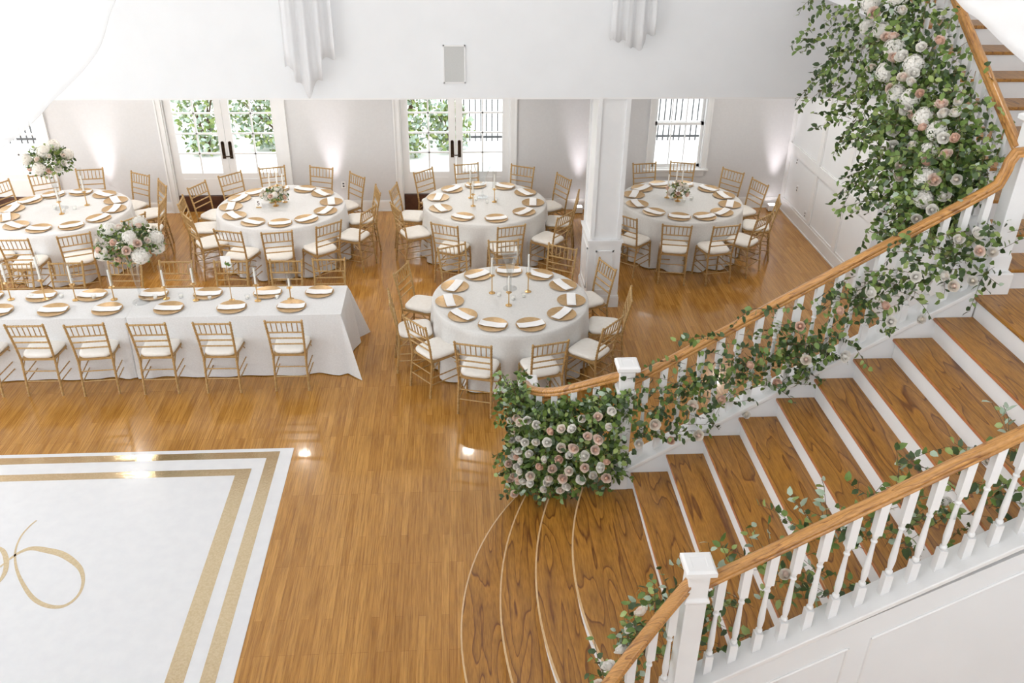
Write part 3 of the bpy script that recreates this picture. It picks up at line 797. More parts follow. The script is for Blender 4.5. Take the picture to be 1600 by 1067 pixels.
def compote(root):
    MB().lathe([(.001, 0), (.045, 0), (.045, .006), (.014, .018), (.012, .05), (.05, .068), (.07, .09), (.066, .09), (.04, .07), (.001, .065)], 24, cap=False).build('compote', 'brass', root, smooth=60)
arrangement((-3.64, 9.27, TZ), 'tall_flower_arrangement', 'tall white and blush flower arrangement in clear trumpet vase on the long table', trumpet(.56, .085, .10), .74, .36, .24, 9, 13, 'tall flower arrangements', 330)
arrangement((-5.67, 12.3, TZ), 'tall_flower_arrangement', 'tall white and peach flower arrangement in clear trumpet vase on the far round table', trumpet(.52, .075, .10), .70, .32, .23, 6, 11, 'tall flower arrangements', 320)
arrangement((-2.64, 12.33, TZ), 'low_flower_arrangement', 'low flower arrangement in gold compote beside the number five card', compote, .17, .20, .09, 2, 13, 'low flower arrangements', 190)
arrangement((3.30, 12.38, TZ), 'low_flower_arrangement', 'low peach flower arrangement on the round table below the sash window', compote, .17, .17, .10, 2, 10, 'low flower arrangements', 150)

# ------------------------------------------------------------------ candles, votives, vases, cards
def candlestick(x, y, stem, label, group, ch=.19, chim=.30, z=TZ):
    r = empty('candlestick', (x, y, z)); tag(r, label, 'candle holder', group)
    MB().lathe([(.001, .003), (.038, .003), (.038, .009), (.012, .018), (.007, .04), (.0065, stem - .03), (.010, stem - .02), (.016, stem - .005), (.034, stem), (.034, stem + .004), (.014, stem + .006), (.014, stem + .02), (.001, stem + .02)], 18, cap=False).build('holder', 'brass', r, smooth=50)
    c = MB().lathe([(.0115, stem + .006), (.0105, stem + ch), (.006, stem + ch + .008), (.001, stem + ch + .01)], 12).build('candle', 'candle_wax', r, smooth=50)
    MB().tube([(0, 0, stem + ch + .008), (.001, 0, stem + ch + .02)], .0012, 5).build('wick', 'dark_slot', c)
    if chim: MB().lathe([(.031, stem + .004), (.031, stem + chim), (.0285, stem + chim), (.0285, stem + .005)], 24, cap=False).build('glass_chimney', 'vase_glass', r, smooth=50)
def votive(x, y, label, group, z=TZ):
    r = empty('votive', (x, y, z)); tag(r, label, 'votive candle', group)
    MB().lathe([(.001, .002), (.024, .002), (.031, .055), (.0285, .055), (.022, .006), (.001, .005)], 20, cap=False).build('glass_cup', 'vase_glass', r, smooth=50)
    MB().lathe([(.020, .0065), (.0215, .034), (.001, .036)], 16).build('candle', 'candle_wax', r, smooth=50)
cs = [(-1.95, 9.28, .15, .16), (-2.32, 9.25, .20, .26), (-3.03, 9.29, .21, .24), (-3.38, 9.34, .15, .26), (-3.97, 9.34, .16, .26), (-4.40, 9.34, .20, .28), (-4.75, 9.37, .24, .34), (-5.14, 9.38, .21, .28)]
for i, (x, y, s, c) in enumerate(cs):
    candlestick(x, y, s, 'gold candlestick in glass chimney, long table, %s from the open end' % ORD[i], 'candlesticks on the long table', c - .05, c + .02)
for i, (x, y) in enumerate([(-2.11, 9.31), (-2.45, 9.31), (-2.88, 9.31), (-3.22, 9.37), (-3.5, 9.33), (-4.21, 9.38), (-4.59, 9.42), (-4.93, 9.43)]):
    votive(x, y, 'small glass votive candle on the long table, %s from the open end' % ORD[i], 'votives on the long table')
nm = 'stair-side round table'
candlestick(.57, 9.03, .17, 'gold candlestick nearest the viewer on the ' + nm, 'candlesticks on the ' + nm, .20, .30)
candlestick(.39, 9.36, .23, "gold candlestick at the ten o'clock side of the glass vase, " + nm, 'candlesticks on the ' + nm, .22, .34)
candlestick(.82, 9.38, .24, "gold candlestick at the two o'clock side of the glass vase, " + nm, 'candlesticks on the ' + nm, .24, .40)
nm = 'middle door round table'
candlestick(.23, 12.24, .18, 'gold candlestick nearest the viewer on the ' + nm, 'candlesticks on the ' + nm, .20, .30)
candlestick(.55, 12.40, .20, 'gold candlestick nearest the white pillar on the ' + nm, 'candlesticks on the ' + nm, .22, .34)
candlestick(.20, 12.58, .22, 'gold candlestick nearest the doors on the ' + nm, 'candlesticks on the ' + nm, .22, .34)
nm = 'tall vase round table'
candlestick(-5.35, 12.42, .20, 'gold candlestick farther from the viewer on the ' + nm, 'candlesticks on the ' + nm, .24, .36)
candlestick(-5.58, 12.08, .18, 'gold candlestick nearest the viewer on the ' + nm, 'candlesticks on the ' + nm, .20, .32)
for (x, y, s, lab, g) in ((-2.72, 12.46, .25, "white taper at ten o'clock of the flowers, number five table", 'tapers on the number five table'), (-2.62, 12.5, .27, "white taper right behind the flowers, number five table", 'tapers on the number five table'), (-2.53, 12.47, .25, "white taper at two o'clock of the flowers, number five table", 'tapers on the number five table'),
                          (3.29, 12.53, .24, 'taller white taper behind the flowers below the sash window', 'tapers on the table below the sash window'), (3.37, 12.5, .25, 'white taper behind the flowers toward the panelled wall, sash window table', 'tapers on the table below the sash window'), (3.17, 12.52, .18, 'short white taper behind the flowers toward the pillar, sash window table', 'tapers on the table below the sash window')):
    candlestick(x, y, s - .02, lab.replace('white taper', 'white taper candle'), g, .20, 0)
def glass_vase(x, y, h, label):
    r = empty('glass_vase', (x, y, TZ)); tag(r, label, 'vase', 'empty glass vases')
    MB().lathe([(.001, .004), (.085, .004), (.085, .011), (.03, .022), (.013, .05), (.012, .12), (.025, .16), (.045, h * .48), (.06, h * .62), (.085, h * .76), (.118, h * .9), (.122, h), (.117, h), (.112, h * .9), (.08, h * .76), (.055, h * .62), (.04, h * .49), (.001, .17)], 32, cap=False).build('bowl', 'crystal', r, smooth=60)
glass_vase(.61, 9.47, .53, 'empty clear flared glass vase on the round table nearest the staircase')
glass_vase(.38, 12.62, .50, 'empty clear flared glass vase on the round table by the middle french doors')
for (cx, cy, nm) in ((.60, 9.23, 'stair-side round table'), (.41, 12.42, 'middle door round table'), (-5.62, 12.23, 'tall vase round table'), (3.36, 12.4, 'sash window round table')):
    for dx, dy, w_ in ((-.13, .06, 'toward the long table'), (.16, .02, 'toward the panelled wall'), (.03, -.05, 'nearest the viewer')):
        votive(cx + dx, cy + dy, 'glass votive amid the %s, %s' % (nm, w_), 'votives on the ' + nm)

def number_card(x, y, txt, label):
    r = empty('number_card', (x, y, TZ)); tag(r, label, 'table number')
    MB().box(-.045, .045, -.002, .002, .012, .13).build('card', 'napkin_white', r, smooth=0)
    MB().box(-.035, .035, -.018, .018, 0, .014).build('stand', 'brass', r, smooth=0)
    cd = bpy.data.curves.new('numeral', 'FONT'); cd.body = txt; cd.size = .09; cd.align_x = 'CENTER'; cd.extrude = .0006
    t0 = bpy.data.objects.new('numeral', cd); me = bpy.data.meshes.new_from_object(t0); bpy.data.objects.remove(t0); me.materials.append(MAT['threshold_wood'])
    t = bpy.data.objects.new('numeral', me); COL.objects.link(t); t.parent = r; t.location = (0, -.003, .04); t.rotation_euler = (PI / 2, 0, 0)
number_card(-2.87, 12.26, '5', 'small white card with a number five beside the low flowers')
r = empty('table_sign', (-2.62, 9.27, TZ)); tag(r, 'white card with green leaf on a thin gold rod, standing on the long table', 'sign')
MB().lathe([(.001, .003), (.035, .003), (.035, .009), (.007, .016), (.005, .03), (.005, .50)], 14).build('stand', 'brass', r, smooth=50)
MB().box(-.055, .055, -.003, .003, .42, .56).build('card', 'napkin_white', r, smooth=0)
lv = MB(); lv.cur = 0
for d in ((-.6, 0, 1), (.5, 0, .9), (.9, 0, .1)): leaf(lv, Vector((.01, -.006, .45)), Vector(d), Vector((0, -1, .2)), .045)
lv.build('leaf_sprig', ['leaf_mid'], r, smooth=180)

# ------------------------------------------------------------------ staircase
RISE, RUN = .176, .2785
X5 = 1.395                       # nosing of the fifth tread
YF, YN = 5.75, 3.70              # inner faces of the two stringer walls
def nos(x): return .88 + (x - X5) * RISE / RUN
st = empty('staircase', (2.6, 4.7, 0)); tag(st, 'flared oak staircase with white risers rising to a landing', 'staircase')
OFF = Vector((-2.6, -4.7, 0))
def stpart(mb, name, m, **kw):
    mb.v = [tuple(Vector(v) + OFF) for v in mb.v]; return mb.build(name, m, st, **kw)
far_curve = [(1.32, 5.8), (1.12, 5.86), (.95, 5.95), (.80, 6.06), (.68, 6.18), (.60, 6.33), (.57, 6.5)]
def edge_y(x):
    pts = far_curve
    if x >= pts[0][0]: return pts[0][1] + .02
    for (xa, ya), (xb, yb) in zip(pts, pts[1:]):
        if xb <= x <= xa: return yb + (ya - yb) * (x - xb) / (xa - xb) + .02
    return 6.62
YC = 4.725
arcs = {1: (-.035, 2.74), 2: (.265, 3.55), 3: (.535, 3.45), 4: (.81, 2.99)}
def arc_pts(k, dx=0.0, n=28):
    x0, R = arcs[k]; x0 += dx; out = []
    f = lambda y: x0 + R - math.sqrt(R * R - (y - YC) ** 2)
    y = YC
    while y < edge_y(f(y)) and y < 6.6: y += .005
    hy = y - YC
    return [(f(YC - hy + 2 * hy * i / n), YC - hy + 2 * hy * i / n) for i in range(n + 1)]
for k in range(1, 5):
    front = arc_pts(k)
    if k < 4:
        back = arc_pts(k + 1, .05)
    else:
        back = [(X5 + .05, YN - .12), (X5 + .05, YF + .12)]
    poly = front + back[::-1]
    stpart(MB().prism(poly, 2, RISE * k - .03, RISE * k), 'tread', 'oak_tread', smooth=20, bevel=.008)
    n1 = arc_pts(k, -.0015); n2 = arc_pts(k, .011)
    stpart(MB().prism(n1 + n2[::-1], 2, RISE * k - .02, RISE * k + .0015), 'nosing', 'worn_edge_highlight', smooth=20)  # pale strip: worn edge plus a highlight painted along the rounded nosing
    fr = arc_pts(k, .028); bk = arc_pts(k, .05)
    stpart(MB().prism(fr + bk[::-1], 2, RISE * (k - 1), RISE * k - .03), 'riser', 'trim_white', smooth=20)
for k in range(5, 14):
    x = X5 + (k - 5) * RUN
    stpart(MB().box(x, x + RUN + .045, YN, YF, RISE * k - .03, RISE * k), 'tread', 'oak_tread', smooth=0, bevel=.008)
    stpart(MB().box(x + .028, x + .045, YN, YF, RISE * (k - 1), RISE * k - .03), 'riser', 'trim_white', smooth=0)
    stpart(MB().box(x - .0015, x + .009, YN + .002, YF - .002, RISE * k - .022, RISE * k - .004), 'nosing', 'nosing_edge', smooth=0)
ZL = RISE * 14; XL = X5 + 9 * RUN
stpart(MB().box(XL + .028, XL + .045, YN, YF, RISE * 13, ZL - .03), 'riser', 'trim_white', smooth=0)
stpart(MB().box(XL, XR - .002, 3.5, 5.90, ZL - .03, ZL), 'landing', 'oak_tread', smooth=0, bevel=.006)
stpart(MB().box(XL + .05, XR - .002, 3.5, 5.88, ZL - .25, ZL - .03), 'landing_frame', 'trim_white', smooth=0)
# stringer walls
CAP = .055
for (y0, y1, nm) in ((YF, YF + .15, 'far'), (YN - .15, YN, 'near')):
    x0 = 1.30; x1 = XL + .02 if nm == 'far' else XL + .25
    poly = [(x0, 0), (x1, 0), (x1, min(nos(x1), ZL + .06) + CAP - .02), (x0, nos(x0) + CAP - .02)]
    stpart(MB().prism(poly, 1, y0, y1), 'stringer_wall', 'wall_white', smooth=0)
    s = RISE / RUN
    cp = [(x0 - .03, nos(x0 - .03) + CAP - .02), (x1, nos(x1) + CAP - .02), (x1, nos(x1) + CAP + .02), (x0 - .03, nos(x0 - .03) + CAP + .02)]
    stpart(MB().prism(cp, 1, y0 - .022, y1 + .022), 'stringer_cap', 'rail_white', smooth=0, bevel=.006)
# panel mouldings on the near stringer wall
ym = YN - .15
def moulding(pts, name='panel_moulding'):
    b = MB()
    for a, c in zip(pts, pts[1:]): b.tube([(a[0], ym, a[1]), (c[0], ym, c[1])], .011, 6)
    stpart(b, name, 'trim_white')
def mz(x): return nos(x) - .20
for xa, xb in ((1.40, 2.28), (2.41, 3.9)):
    moulding([(xa, .25), (xa, mz(xa)), (xb, mz(xb)), (xb, .25), (xa, .25)])
# upper flight
R2, U2, Y2 = .173, .28, 5.87
for k in range(1, 11):
    y = Y2 + (k - 1) * U2; z = ZL + R2 * k
    stpart(MB().box(4.10, XR - .002, y - .025, y + U2 + .02, z - .03, z), 'tread', 'oak_tread', smooth=0, bevel=.007)
    stpart(MB().box(4.10, XR - .002, y, y + .02, z - R2, z - .03), 'riser', 'trim_white', smooth=0)
def nos2(y): return ZL + R2 + (y - Y2 + .025) * R2 / U2
ye = Y2 + 10 * U2
poly = [(Y2 + .02, nos2(Y2) - .32), (ye, nos2(ye) - .36), (ye, nos2(ye) + .045), (Y2 + .02, nos2(Y2) + .045)]
stpart(MB().prism(poly, 0, 3.96, 4.10), 'stringer_wall', 'wall_white', smooth=0)
poly = [(Y2 + .02, nos2(Y2) + .045), (ye, nos2(ye) + .045), (ye, nos2(ye) + .08), (Y2 + .02, nos2(Y2) + .08)]
stpart(MB().prism(poly, 0, 3.94, 4.12), 'stringer_cap', 'rail_white', smooth=0)
poly = [(Y2 + .05, nos2(Y2) - .30), (ye, nos2(ye) - .34), (ye, nos2(ye) - .30), (Y2 + .05, nos2(Y2) - .26)]
stpart(MB().prism(poly, 0, 4.10, XR - .002), 'soffit', 'wall_white', smooth=0)
stpart(MB().box(3.94, XR - .002, ye, YU, nos2(ye) - R2 - .2, nos2(ye) - R2 + .16), 'upper_landing', 'trim_white', smooth=0)

# railings
RPROF = [(-.030, -.030), (.030, -.030), (.033, -.018), (.027, -.008), (.034, .004), (.033, .018), (.022, .030), (0, .035), (-.022, .030), (-.033, .018), (-.034, .004), (-.027, -.008), (-.033, -.018)]
BAL = [(.024, 0), (.024, .17)], [(.014, .172), (.021, .185), (.021, .195), (.013, .205), (.016, .222), (.0205, .27), (.019, .33), (.014, .44), (.012, .50), (.019, .508), (.019, .516), (.012, .524), (.016, .54), (.0185, .552), (.014, .562)], [(.024, .566), (.024, .80)]
def baluster_mesh(h):
    b = MB(); b.square_lathe(BAL[0]); b.lathe(BAL[1], 12); b.square_lathe([(r, min(z, h)) for r, z in BAL[2]])
    return b.mesh('baluster', 'rail_white', 40)
def railing(name, label):
    r = empty(name, (0, 0, 0)); tag(r, label, 'railing', 'white and oak stair railings'); return r
def newel(parent, x, y, z0, z1, w=.062, lean=0):
    b = MB(); h = z1 - z0
    b.square_lathe([(w + .012, 0), (w + .012, .12), (w + .004, .14), (w, .15), (w, h - .27), (w + .012, h - .255), (w + .012, h - .24), (w - .002, h - .225), (w - .002, h - .06), (w + .010, h - .05)], (0, 0, 0))
    for sx, sy in ((0, -1), (-1, 0)):
        pass
    o = b.build('newel_post', 'rail_white', parent, smooth=25, bevel=.004, loc=(x, y, z0))
    c = MB(); c.square_lathe([(w + .016, h - .05), (w + .026, h - .04), (w + .026, h - .012), (w + .012, h), (w - .018, h), (w - .022, h - .004), (.001, h - .003)])
    c.build('newel_cap', 'rail_white', o, smooth=25)
    return o
MEB = baluster_mesh(.80)
def baluster(parent, x, y, z): 
    o = bpy.data.objects.new('baluster', MEB); COL.objects.link(o); o.parent = parent; o.location = (x, y, z); return o
TOPR = .875
def rail_z(x): return nos(x) + TOPR
# far lower railing
fr_ = railing('stair_railing', 'far railing of the lower flight, oak handrail on white balusters, draped with roses')
yr = 5.82
path = [(x, yr, rail_z(x)) for x in (1.30, 2.0, 3.0, 3.80)] + [(3.865, yr, rail_z(3.86) + .01), (3.895, yr, rail_z(3.89) + .10), (3.90, yr, 3.49), (3.93, yr, 3.555), (4.02, yr, 3.565)]
MB().sweep(path, RPROF).build('handrail', 'oak_rail', fr_, smooth=50)
cz = [1.80, 1.70, 1.59, 1.48, 1.40, 1.33, 1.275]
cpts = catmull([(x, y + .02, z) for (x, y), z in zip(far_curve, cz)], 5)
MB().sweep(cpts[1:], RPROF).build('handrail', 'oak_rail', fr_, smooth=50)
newel(fr_, 1.30, yr, .70, 1.90); newel(fr_, .59, 6.56, .176, 1.30)
x = 1.46
while x < 3.86: baluster(fr_, x, yr, nos(x) + CAP - .01); x += RUN / 2
for i in (6, 11, 16, 21, 25, 28):
    p = cpts[min(i, len(cpts) - 2)]; baluster(fr_, p.x, p.y, p.z - .83)
# upper newel with plinth, upper railing
ur = railing('stair_railing', 'oak handrail on white balusters along the upper flight, buried in flowers')
b = MB(); b.box(3.925, 4.165, 5.765, 5.975, ZL, ZL + .17); pl = b.build('plinth', 'rail_white', ur, smooth=0, bevel=.005)
newel(ur, 4.06, 5.885, ZL + .17, 3.80, .066)
def rz2(y): return 3.637 + (y - 6.065) * R2 / U2
xu = 4.01
MB().sweep([(xu, 5.93, rz2(5.93)), (xu, 7, rz2(7)), (xu, 8.6, rz2(8.6))], RPROF).build('handrail', 'oak_rail_y', ur, smooth=50)
y = 6.08
while y < 8.6: baluster(ur, xu, y, nos2(y) + .07); y += U2 / 2
# near railing
nr_ = railing('stair_railing', 'oak handrail on white balusters at the near side of the lower flight')
yn = 3.63
MB().sweep([(x, yn, rail_z(x)) for x in (1.30, 2.0, 3.0, 4.0)], RPROF).build('handrail', 'oak_rail', nr_, smooth=50)
near_curve = [(1.32, 3.63, 1.80), (1.16, 3.545, 1.65), (1.0, 3.435, 1.52), (.84, 3.325, 1.38), (.70, 3.20, 1.27), (.60, 3.05, 1.20), (.56, 2.88, 1.17)]
npts = catmull(near_curve, 5)
MB().sweep(npts[1:], RPROF).build('handrail', 'oak_rail', nr_, smooth=50)
newel(nr_, 1.32, yn, .70, 1.90)
newel(nr_, .56, 2.85, .176, 1.24)
x = 1.47
while x < 3.95: baluster(nr_, x, yn, nos(x) + CAP - .01); x += RUN / 2
for i in (4, 8, 12, 16, 20, 24, 27):
    p = npts[i]; baluster(nr_, p.x, p.y, p.z - .83)

def rebase(r, loc):
    r.location = loc
    for ch in r.children: ch.location = ch.location - Vector(loc)
rebase(fr_, (2.6, 5.82, 1.0)); rebase(ur, (4.06, 5.885, ZL)); rebase(nr_, (2.6, 3.63, 1.0))

# ------------------------------------------------------------------ garlands
def garland(name, loc, label):
    r = empty(name, loc); tag(r, label, 'garland', 'floral garlands on the staircase'); return r
def lerp3(a, b, c, t):
    a, b, c = Vector(a), Vector(b), Vector(c)
    return a.lerp(b, t / .45) if t < .45 else b.lerp(c, (t - .45) / .55)
# cascade over the upper railing
GO = [(3.45, 9.22, 4.25), (3.45, 8.89, 3.88), (3.45, 8.29, 3.61), (3.45, 7.53, 3.47), (3.45, 7.44, 3.30), (3.45, 7.06, 3.13), (3.45, 6.86, 2.95), (3.45, 6.55, 2.73), (3.45, 6.12, 2.69)]
GM = [(3.6, 7.61, 4.35), (3.6, 7.44, 4.03), (3.6, 7.16, 3.83), (3.6, 6.77, 3.64), (3.6, 6.59, 3.51), (3.6, 6.46, 3.35), (3.6, 6.34, 3.23), (3.6, 6.2, 3.05), (3.6, 6.06, 2.9)]
GI = [(3.93, 7.16, 4.42), (3.93, 6.83, 4.14), (3.93, 6.58, 3.96), (3.93, 6.3, 3.78), (3.93, 6.16, 3.68), (3.93, 6.03, 3.55), (3.93, 6.08, 3.37), (3.93, 6.11, 3.24), (3.93, 6.44, 2.85)]
def gpt(s, t):
    s = max(0, min(7.999, s)); i = int(s); f = s - i
    return lerp3(GO[i], GM[i], GI[i], t).lerp(lerp3(GO[i + 1], GM[i + 1], GI[i + 1], t), f)
org = Vector((3.9, 7, 3.6)); g = garland('flower_garland', org, 'lush cascade of white and blush flowers spilling over the upper stair railing')
lv = MB(); tw = MB(); FN = Vector((-.35, -.6, .7))
for i in range(430):
    s = random.uniform(0, 8); t = random.random()
    t = t if random.random() < .6 else random.uniform(.3, .75)
    p = gpt(s, t) + rnd_unit() * .05
    d = Vector((-.3, .25 * random.uniform(-1, 1), random.uniform(-.8, .2))) + rnd_unit() * .5
    if t < .25: d += Vector((-.2, .5, -.3))
    mix = (5, 4, 1, 0) if t < .3 else (3, 5, 2.5, .6)
    strand(lv, tw, p - org, d, random.uniform(.15, .45), .5, .058, mix, face=FN)
for i in range(2600):
    s = random.uniform(0, 8); t = min(.97, max(.08, random.gauss(.56, .2)))
    p = gpt(s, t) + rnd_unit() * .10 - org; lv.cur = random.choices(range(4), (4, 5, 2.5, .6))[0]
    leaf(lv, p, rnd_unit() + Vector((0, 0, -.5)), FN + rnd_unit() * .9, random.uniform(.04, .075))
lv.build('foliage', LEAFM, g, smooth=180); tw.build('vine', 'twig', g)
fl = []
def put_bloom(kind, s, t, sc, dmin, out=.07):
    p = gpt(s, t) + FN.normalized() * (out + .04)
    if any((p - q).length < dmin for q in fl): return
    fl.append(p)
    d = FN + rnd_unit() * .5
    if kind == 'h': bloom(g, random.choice(HYD), p - org, d, sc, 'hydrangea')
    else: bloom(g, pick_rose(), p - org, d, sc, 'rose')
for i in range(34): put_bloom('h', random.uniform(0, 7.6), random.gauss(.44, .07), random.uniform(.9, 1.2), .15)
for i in range(120): put_bloom('r', random.uniform(0, 8), random.gauss(.44, .12), random.uniform(1.0, 1.3), .085, .11)

# garland along the far lower railing
org = Vector((2.6, 5.78, 1.9)); g = garland('flower_garland', org, 'leafy garland with scattered roses woven along the far lower handrail')
lv = MB(); tw = MB(); FN = Vector((0, -.75, .6))
def fp(x, h, y=None): return Vector((x, (5.70 if y is None else y), nos(x) + h))
for i in range(150):
    x = random.uniform(1.25, 4.0); c = .50 + .10 * math.sin(x * 4.2); h = random.gauss(c, .17)
    h = max(.06, min(.90, h))
    p = fp(x, h, random.uniform(5.68, 5.84)); d = Vector((random.choice((-1, 1)) * 1.0, -.35, random.uniform(-.5, .9))) + rnd_unit() * .4
    strand(lv, tw, p - org, d, random.uniform(.15, .45), .4, .057, (5, 4, 1.2, .2), face=FN, step=.034)
for i in range(380):
    x = random.uniform(1.25, 4.0); p = fp(x, random.gauss(.45 + .1 * math.sin(x * 4.2), .13), random.uniform(5.64, 5.80)); lv.cur = random.choices(range(4), (5, 4, 1.5, .2))[0]
    leaf(lv, p - org, rnd_unit() + Vector((0, 0, -.4)), FN + rnd_unit() * .9, random.uniform(.04, .075))
lv.build('foliage', LEAFM, g, smooth=180); tw.build('vine', 'twig', g)
for (x, h) in ((1.50, .52), (1.78, .50), (1.86, .18), (2.0, .42), (2.18, .60), (2.22, .12), (2.52, .72), (2.62, .36), (2.78, .68), (2.90, .22), (2.98, .70), (3.12, .50), (3.3, .62), (3.42, .2), (3.55, .74), (3.6, .35), (3.72, .55), (1.65, .25), (2.42, .3), (3.66, .72), (3.74, .3), (3.5, .5), (3.82, .48), (3.2, .32), (1.4, .4)):
    bloom(g, pick_rose(), fp(x, h, 5.60) - org, FN + rnd_unit() * .4, random.uniform(.95, 1.15), 'rose')

# dense arrangement round the end newel and curved rail
org = Vector((.8, 6.1, .2)); g = garland('flower_garland', org, 'dense mound of roses and greenery covering the curved end of the far railing')
lv = MB(); tw = MB()
ctr = catmull([(x, y, z) for (x, y), z in zip(far_curve, cz)] + [(.50, 6.62, 1.24)], 6)
def ept(s, h):
    """s along the curved rail from the newel (0) to its end (1), h = 0 floor .. 1 rail"""
    k = min(len(ctr) - 1, int(s * (len(ctr) - 1))); c = ctr[k]
    zb = max(.04, min(.95, .176 * (1 + (c.x - .3) / .27)))
    if s > .85: zb = .03
    return Vector((c.x, c.y, zb + (c.z - .02 - zb) * h))
OUT = Vector((-.25, -.75, .45))
for i in range(300):
    s = random.random() ** .8; h = random.random() * .92 + (.06 if s > .8 else 0)
    thick = .17 * math.sin(PI * min(1, max(.05, h))) + .06
    p = ept(s, h) + Vector((random.uniform(-.4, .15), random.uniform(-1, .25), 0)) * thick
    d = OUT + rnd_unit() * .9; mix = (4, 5, 2, 1.2) if s > .6 else (4, 5, 2, .5)
    strand(lv, tw, p - org, d, random.uniform(.10, .26), .5, .055, mix, face=OUT, step=.028)
for i in range(3600):
    s = random.random() ** .85; h = random.uniform(.02, .93); th = .19 * math.sin(PI * min(1, max(.08, h)) ** .8) + .05
    p = ept(s, h) + Vector((random.uniform(-.5, .2), random.uniform(-1, .3), 0)) * th; lv.cur = random.choices(range(4), (4, 5, 2, .8))[0]
    leaf(lv, p - org, rnd_unit() + Vector((0, -.3, -.4)), OUT + rnd_unit() * .8, random.uniform(.04, .07))
for i in range(46):
    p = ept(random.uniform(.72, 1), random.uniform(.8, 1.0)) + Vector((random.uniform(-.15, .05), random.uniform(-.12, .05), 0))
    strand(lv, tw, p - org, Vector((-.35, -.2, 1)) + rnd_unit() * .7, random.uniform(.14, .26), .1, .055, (4, 5, 2, 1.2), face=OUT, step=.028)
lv.build('foliage', LEAFM, g, smooth=180); tw.build('vine', 'twig', g)
fl = []
for i in range(900):
    if len(fl) > 58: break
    s = random.uniform(.05, .97); h = random.uniform(.12, .86); p = ept(s, h) + Vector((-.09, -.235, .03)) * (.72 + .55 * math.sin(PI * h))
    if any((p - q).length < .10 for q in fl): continue
    fl.append(p); bloom(g, pick_rose(), p - org, OUT + rnd_unit() * .5, random.uniform(.85, 1.08), 'rose')

# garland inside the near railing
org = Vector((2.6, 3.7, 1.8)); g = garland('flower_garland', org, 'airy eucalyptus and rose garland along the inner side of the near railing')
lv = MB(); tw = MB(); FN = Vector((0, -.3, .9))
for i in range(135):
    x = random.uniform(1.2, 4.0); h = max(.08, random.gauss(.42, .20)); p = Vector((x, random.uniform(3.66, 3.80), nos(x) + h))
    d = Vector((random.choice((-1, 1)), .3, random.uniform(-.3, .6))) + rnd_unit() * .4
    strand(lv, tw, p - org, d, random.uniform(.15, .38), .35, .062, (4, 4, 2, 1), face=FN, step=.04)
for (x, n) in ((1.42, 4), (1.75, 3), (2.05, 4), (2.45, 4), (2.95, 3)):
    for k in range(n):
        p = Vector((x + random.uniform(-.08, .08), 3.70, nos(x) + .72)); strand(lv, tw, p - org, Vector((random.uniform(-.5, .3), .8, .55)), random.uniform(.18, .28), .2, .06, (0, 1, 3, 4), face=FN, step=.045)
for i in range(60):
    s = random.random(); c = npts[min(len(npts) - 1, int(s * len(npts)))]
    p = Vector((c.x + .02, c.y + random.uniform(.02, .12), c.z - random.uniform(.02, .6))); d = Vector((-.3, .5, random.uniform(-.2, .7))) + rnd_unit() * .5
    strand(lv, tw, p - org, d, random.uniform(.12, .3), .4, .055, (4, 4, 2, 2), face=FN, step=.035)
lv.build('foliage', LEAFM, g, smooth=180); tw.build('vine', 'twig', g)
for (x, y, z, k) in ((.96, 3.56, 1.45, 0), (.90, 3.48, 1.36, 0), (.82, 3.42, 1.30, 0), (1.02, 3.58, 1.55, 1), (.76, 3.36, 1.22, 1), (2.75, 3.76, 2.15, 0), (2.92, 3.74, 2.45, 1), (1.9, 3.74, 1.65, 1)):
    bloom(g, ROSES[k], Vector((x, y, z)) - org, FN + Vector((-.4, .5, 0)) + rnd_unit() * .3, random.uniform(.85, 1.05), 'rose')

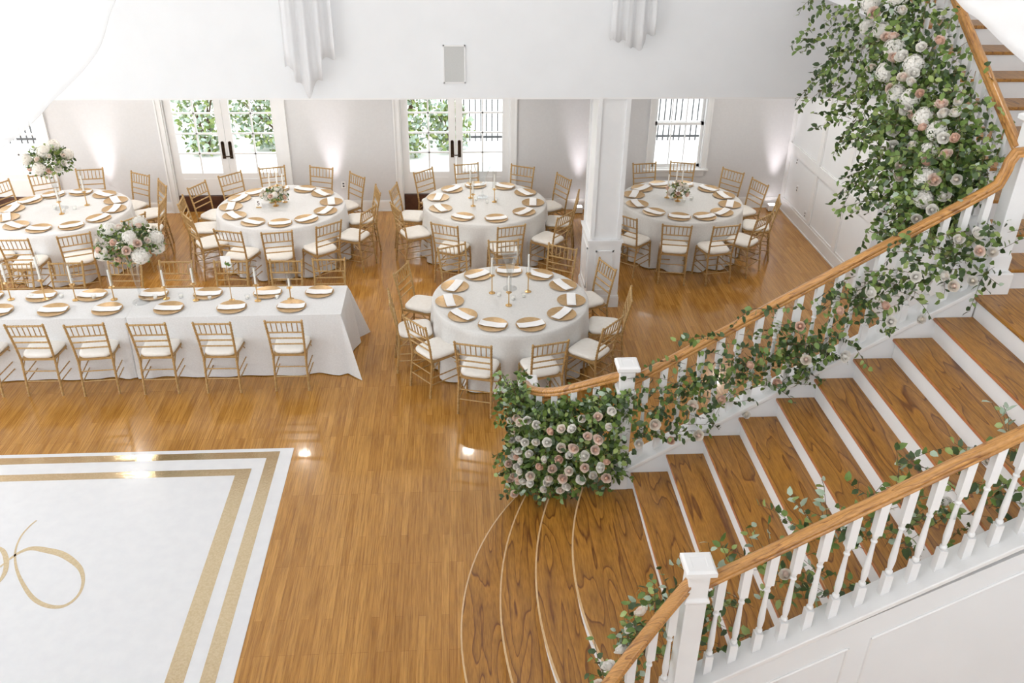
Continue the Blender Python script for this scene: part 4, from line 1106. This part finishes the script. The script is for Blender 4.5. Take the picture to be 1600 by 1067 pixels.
# ------------------------------------------------------------------ sheer fabric
def hanging_panel(x0, x1, ztop, hem, label, seed):
    rn = random.Random(seed); root = empty('sheer_drape', ((x0 + x1) / 2, YU - .12, 0)); tag(root, label, 'drape', 'sheer drapes on the upper wall')
    b = MB(); w_ = x1 - x0
    def P(u, v):
        x = (u - .5) * w_ * (1 - .10 * (1 - v)); zb = hem(u)
        return (x, .028 * math.sin(u * 21 + 1.3 * seed) * (.5 + .5 * v) + .008 * math.sin(u * 50), ztop + (zb - ztop) * v)
    b.grid(P, 70, 14); b.build('fabric', 'sheer', root, smooth=180, solid=.001)
hanging_panel(-1.92, -1.34, 6.2, lambda u: 3.04 - .20 * math.exp(-((u - .42) / .14) ** 2) + (.22 if u > .72 else 0) + (.12 if u < .18 else 0) + .02 * math.sin(25 * u), 'longer sheer white drape hanging on the upper wall, nearer the doors', 1)
hanging_panel(1.77, 2.28, 6.2, lambda u: 3.46 - .10 * math.exp(-((u - .6) / .2) ** 2) + (.08 if u > .8 else 0) + .02 * math.sin(25 * u), 'shorter sheer white drape hanging on the upper wall above the pillar', 2)
def swag(edge, out, label, seed):
    root = empty('ceiling_swag', edge[0]); tag(root, label, 'drape', 'gathered fabric swags near the ceiling'); o0 = Vector(edge[0])
    E_ = catmull(edge, 8); n = len(E_) - 1; b = MB(); out = Vector(out)
    def P(u, v):
        k = min(n - 1, int(u * n)); f = u * n - k; p = E_[k].lerp(E_[k + 1], f)
        return p - o0 + out * v + Vector((0, 1, 0)) * (.05 * math.sin(v * 26 + seed) + .12 * v * math.sin(v * 5)) + Vector((0, 0, -.10)) * math.sin(PI * v) * .3
    b.grid(P, n, 48); b.build('fabric', 'sheer', root, smooth=180, solid=.003)
swag([(-.60, 3.6, 5.6), (-1.20, 4.0, 5.05), (-1.41, 4.0, 4.81), (-1.53, 4.0, 4.60), (-1.74, 4.0, 4.41), (-2.04, 4.0, 4.18), (-2.7, 4.1, 3.85), (-3.6, 4.3, 3.6)], (-1.3, .3, 1.7), 'billowing white fabric swag hanging high above the tall vase round table', 0)
swag([(1.55, 3.4, 5.25), (1.90, 3.4, 4.91), (2.02, 3.4, 4.83), (2.22, 3.4, 4.69), (2.6, 3.4, 4.46), (3.2, 3.4, 4.2)], (1.0, .2, 1.3), 'billowing white fabric swag above the upper flight of stairs', 2)
